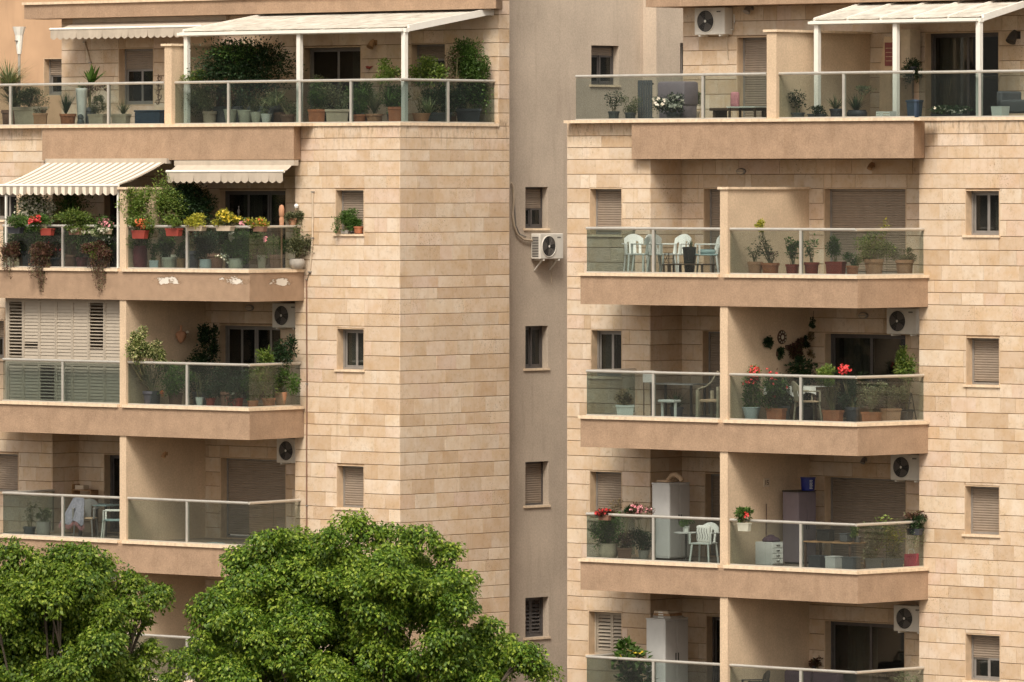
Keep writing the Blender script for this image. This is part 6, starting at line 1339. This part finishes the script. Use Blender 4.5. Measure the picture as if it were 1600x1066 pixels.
for i, (px, w_, mt, lb) in enumerate(((1278, .3, 'dark_pot', 'black crate under the left end of the work table'), (1303, .26, 'grey_cabinet', 'pale box standing under the work table'), (1330, .3, 'slate_pot', 'dark grey crate under the right end of the work table'))):
    o = at(C, px, .95, g1, 'storage_crate', lb, 'crate'); MB().rbox(-w_ / 2, w_ / 2, -.14, .14, 0, .26, .02).build('body', mt, o); MB().box(-w_ / 2 - .008, w_ / 2 + .008, -.148, .148, .235, .255).build('rim', mt, o)
plant(C, 1.2, g1 + .552, 'small leafy plant at the right end of the work table', ('round', 1334, 838, 1346, 850, 'slate_pot'), [('bush', 1328, 820, 1350, 842, 'leaf_light', dict(leaf=.04, d=.8))], 'plants on the purple-cabinet balcony')
o = at(C, 1160, 1.6, g1, 'broom', 'dark broom leaning on the partition left of the purple cabinet', 'broom'); o.location = (*C.w(uPF + .16, 1.1), g1)
MB().tube([(0, 0, .12), (-.09, .12, 1.28)], .013, 6).build('handle', 'wood_dark', o); MB().rbox(-.04, .06, -.14, .14, 0, .13, .02).build('bristles', 'dark_metal', o)
for i, (x0, x1, v_, lb) in enumerate(((1351, 1378, .55, 'bamboo-like canes in a dark grey planter left of the bend of the glass'), (1378, 1412, .85, 'yellowing bamboo in a dark grey planter right of the bend of the glass'))):
    plant(C, v_, g1, lb, ('square', x0, 872, x1, 893, 'slate_pot'), [('sprig', x0 - 2, 815 if i == 0 else 822, x1 + 2, 876, 'leaf_yellow' if i else 'leaf_olive', dict(n=14, leaf=.06, d=1.2)), ('bush', x0 - 4, 836, x1, 876, 'leaf_olive', dict(leaf=.06, d=.6))] + ([('sprig', 1366, 804, 1404, 850, 'leaf_light', dict(n=8, leaf=.06))] if i == 0 else []), 'plants on the purple-cabinet balcony')
plant(C, 1.92, None, 'dark green and red rail-box plant at the right end of the purple-cabinet balcony', ('trough', 1416, 826, 1442, 836, 'dark_pot'), [('bush', 1414, 804, 1444, 830, 'leaf_dark', dict(leaf=.045, d=1.2)), ('bush', 1418, 803, 1442, 812, 'leaf_burg', dict(leaf=.04, d=.8)), ('trail', 1416, 828, 1444, 866, 'leaf_pale', dict(leaf=.03, n=12, d=.6))], 'plants on the purple-cabinet balcony', hang=True)
o = at(C, 1424, 2.0, g1, 'shopping_bag', 'pinkish red bag standing at the right end of the purple-cabinet balcony', 'bag')
m = MB(); m.add([(-.14, -.07, 0), (.16, -.07, 0), (.16, .07, 0), (-.14, .07, 0), (-.16, -.03, .30), (.17, -.03, .32), (.17, .03, .32), (-.16, .03, .30)], [(0, 3, 2, 1), (0, 1, 5, 4), (1, 2, 6, 5), (2, 3, 7, 6), (3, 0, 4, 7), (4, 5, 6, 7)]); m.build('body', 'magenta', o)
MB().tube([(-.08, 0, .30), (-.06, 0, .40), (.05, 0, .41), (.09, 0, .31)], .008, 5).build('handle', 'white_pot', o)
# ---- lowest balconies
cabinet(C, 1010, 1.0, g0, .52, .75, C.ZX(969, 1030, 1.0) - g0, 'tall grey cabinet with flat boxes on top on the lowest balcony', 'grey_cabinet', 'grey_cabinet_shaded')
zt_ = C.ZX(969, 1030, 1.0) + .031
for i, (mt, lb, w_, d_) in enumerate((('grey_stone', 'lowest flat box of the stack on the grey cabinet', .5, .42), ('wood', 'middle brown flat box of the stack on the grey cabinet', .46, .40), ('beige_pot', 'topmost pale flat box of the stack on the grey cabinet', .40, .36))):
    o = at(C, 1020 + i, 1.1, zt_ + i * .052, 'flat_box', lb, 'box'); MB().rbox(0, w_, 0, d_, 0, .05, .006).build('body', mt, o); MB().box(w_ * .3, w_ * .6, -.003, .0, .012, .036).build('tag', 'white_pot', o)
plant(C, .5, g0, 'broad-leaved plant rising above the rail of the lowest balcony', ('round', 970, 1085, 1002, 1108, 'dark_pot'), [('bush', 958, 1004, 1012, 1040, 'leaf_mid', dict(leaf=.16, d=1.1, fl=('fl_yellow', 3, .07))), ('bush', 956, 1032, 1016, 1090, 'leaf_dark', dict(leaf=.13, d=1.0))], 'plants on the lowest balcony')
o = at(C, 1197, .7, g0, 'outdoor_sofa', 'plum outdoor sofa whose rounded back shows above the lowest rail', 'sofa')
MB().rbox(0, 1.5, 0, .8, .15, .45, .05).build('seat', 'plum_cloth', o); MB().rbox(0, .72, .55, .8, .45, .86, .09, 3).build('backrest', 'plum_cloth', o, smooth=True); MB().rbox(.76, 1.5, .55, .8, .45, .86, .09, 3).build('backrest', 'plum_cloth', o, smooth=True)
for sx in (.05, 1.4): MB().box(sx, sx + .06, .1, .7, 0, .15).build('leg', 'dark_metal', o)
chair(C, 1178, .5, g0, -.6, 'dark chair left of the plum sofa on the lowest balcony', ('dark_metal', 'dark_metal'), None, 'garden_chair')
plant(C, 2.6, None, 'small dark red bloom hung on the wall left of the lowest curtained door', ('round', 1268, 1040, 1276, 1050, 'dark_pot'), [('bush', 1264, 1028, 1280, 1044, 'leaf_burg', dict(leaf=.05, d=.9, dp=.15))], 'plants on the lowest balcony', hang=True)
plant(C, .9, g0, 'pale-stemmed plants at the right end of the lowest balcony', ('trough', 1404, 1090, 1440, 1108, 'slate_pot'), [('sprig', 1398, 1046, 1440, 1092, 'leaf_pale', dict(n=8, leaf=.06))], 'plants on the lowest balcony')

# ================================================================== street trees
def tree(label, px, Yd, ytop, clusters, mats, seed, trunk_px):
    """clusters: (px, py, radius px, depth offset m) big limbs' foliage heads; each is filled with leaf clumps"""
    rg = np.random.default_rng(seed); s = F / Yd; X0 = (trunk_px - CX) / s
    r = thing('tree', label, 'tree', (X0, Yd, 0), 0, 'street trees before the left building')
    V1, V2, heads = [], [], []
    for (cx, cy, rad, dy) in clusters:
        c = np.array([(cx - CX) / s - X0, dy, ZC + (CY - cy) / s]); rd = rad / s; heads.append((c, rd))
        nk = max(6, int(rad * rad / 95)); k = unit(rg.normal(size=(nk, 3)) + np.array([0, -.4, .3])) * rg.uniform(.35, 1.15, (nk, 1)) * rd; k[:, 2] *= .9
        for kk in k:
            # a tuft: leaves hang outward like a small umbrella round a twig end
            kr = rg.choice([.09, .13, .18, .24, .30]); n = int(kr * kr * 3900) + 10; ax = rg.uniform(.75, 1.35, 3) * np.array([1.0, 1.0, .8])
            q = unit(rg.normal(size=(n, 3)) + np.array([0, -.15, .55])) * (rg.uniform(0, 1, (n, 1)) ** .35) * kr * ax; q[:, 2] -= kr * .3
            D = unit(q * np.array([1, 1, .4]) + rg.normal(size=(n, 3)) * kr * .55); D[:, 2] -= .55
            Nn = unit(q / kr * .7 + rg.normal(size=(n, 3)) * .35 + np.array([0, -.1, .8])); sz = rg.uniform(.05, .095, n)
            f = np.linalg.norm(kk) / rd; second_tone = rg.uniform() < .10 + .6 * min(1.0, max(0.0, (f - .5) / .5)) * (.35 + .65 * (kk[2] > 0))  # second leaf tone, likelier in outer and upper tufts
            (V2 if second_tone else V1).append(leaf_quads(c + kk + q, D, Nn, sz, sz * rg.uniform(.5, .68, n)))
    crown = quads('crown', np.concatenate(V1), mats[0], r); quads('second_tone_leaves', np.concatenate(V2), mats[1], crown)
    tz = min(h[0][2] for h in heads) - 1.2
    m = MB(); m.tube([(0, 0, 0), (.03, .02, tz * .35), (-.04, .05, tz * .7), (0, .08, tz)], [.27, .21, .18, .15], 12); tr = m.build('trunk', 'bark', r, smooth=True)
    for hi_, (c, rd) in enumerate(heads):
        if hi_ % 3: continue
        a = np.array([0, .08, tz * rg.uniform(.8, 1.0)]); mid = (a + c) / 2 + rg.normal(size=3) * .15 + np.array([0, 0, -.15])
        b = MB().tube([tuple(a), tuple(mid), tuple(c * .8 + mid * .2), tuple(c + rg.normal(size=3) * rd * .3)], [.045, .028, .016, .006], 6)
        for _ in range(3):
            e = c + unit(rg.normal(size=(1, 3)))[0] * rd * .8; b.tube([tuple(c * .7 + mid * .3), tuple((c + e) / 2), tuple(e)], [.022, .015, .006], 5)
        b.build('branch', 'bark', tr, smooth=True)
    return r
rt = random.Random(4)
def fill(cl, box, n, r0, r1, inside, seed):
    q = random.Random(seed); k = 0
    while k < n:
        x, y = q.uniform(box[0], box[2]), q.uniform(box[1], box[3])
        if inside(x, y): cl.append((x, y, q.uniform(r0, r1), q.uniform(-1.1, 1.6))); k += 1
    return cl
mid_edge = [(555, 826, 26, .2), (588, 838, 24, .6), (432, 842, 28, .1), (470, 850, 26, .8), (512, 838, 22, -.2), (655, 844, 28, .3), (692, 868, 22, .6), (625, 862, 26, .9), (395, 872, 28, .5), (704, 905, 26, .2), (722, 932, 22, -.2), (700, 960, 26, .4),
            (362, 925, 26, .2), (318, 952, 24, -.1), (345, 985, 28, .3), (290, 1030, 26, .2), (762, 990, 28, .1), (795, 1012, 28, .3), (820, 1020, 20, -.1), (832, 1046, 16, .2), (268, 1058, 20, .2), (760, 1050, 32, .5), (374, 890, 22, .7), (440, 876, 30, .2), (475, 886, 32, .6), (420, 905, 30, .0), (455, 915, 34, .4), (510, 870, 30, .5), (540, 885, 34, .2)]
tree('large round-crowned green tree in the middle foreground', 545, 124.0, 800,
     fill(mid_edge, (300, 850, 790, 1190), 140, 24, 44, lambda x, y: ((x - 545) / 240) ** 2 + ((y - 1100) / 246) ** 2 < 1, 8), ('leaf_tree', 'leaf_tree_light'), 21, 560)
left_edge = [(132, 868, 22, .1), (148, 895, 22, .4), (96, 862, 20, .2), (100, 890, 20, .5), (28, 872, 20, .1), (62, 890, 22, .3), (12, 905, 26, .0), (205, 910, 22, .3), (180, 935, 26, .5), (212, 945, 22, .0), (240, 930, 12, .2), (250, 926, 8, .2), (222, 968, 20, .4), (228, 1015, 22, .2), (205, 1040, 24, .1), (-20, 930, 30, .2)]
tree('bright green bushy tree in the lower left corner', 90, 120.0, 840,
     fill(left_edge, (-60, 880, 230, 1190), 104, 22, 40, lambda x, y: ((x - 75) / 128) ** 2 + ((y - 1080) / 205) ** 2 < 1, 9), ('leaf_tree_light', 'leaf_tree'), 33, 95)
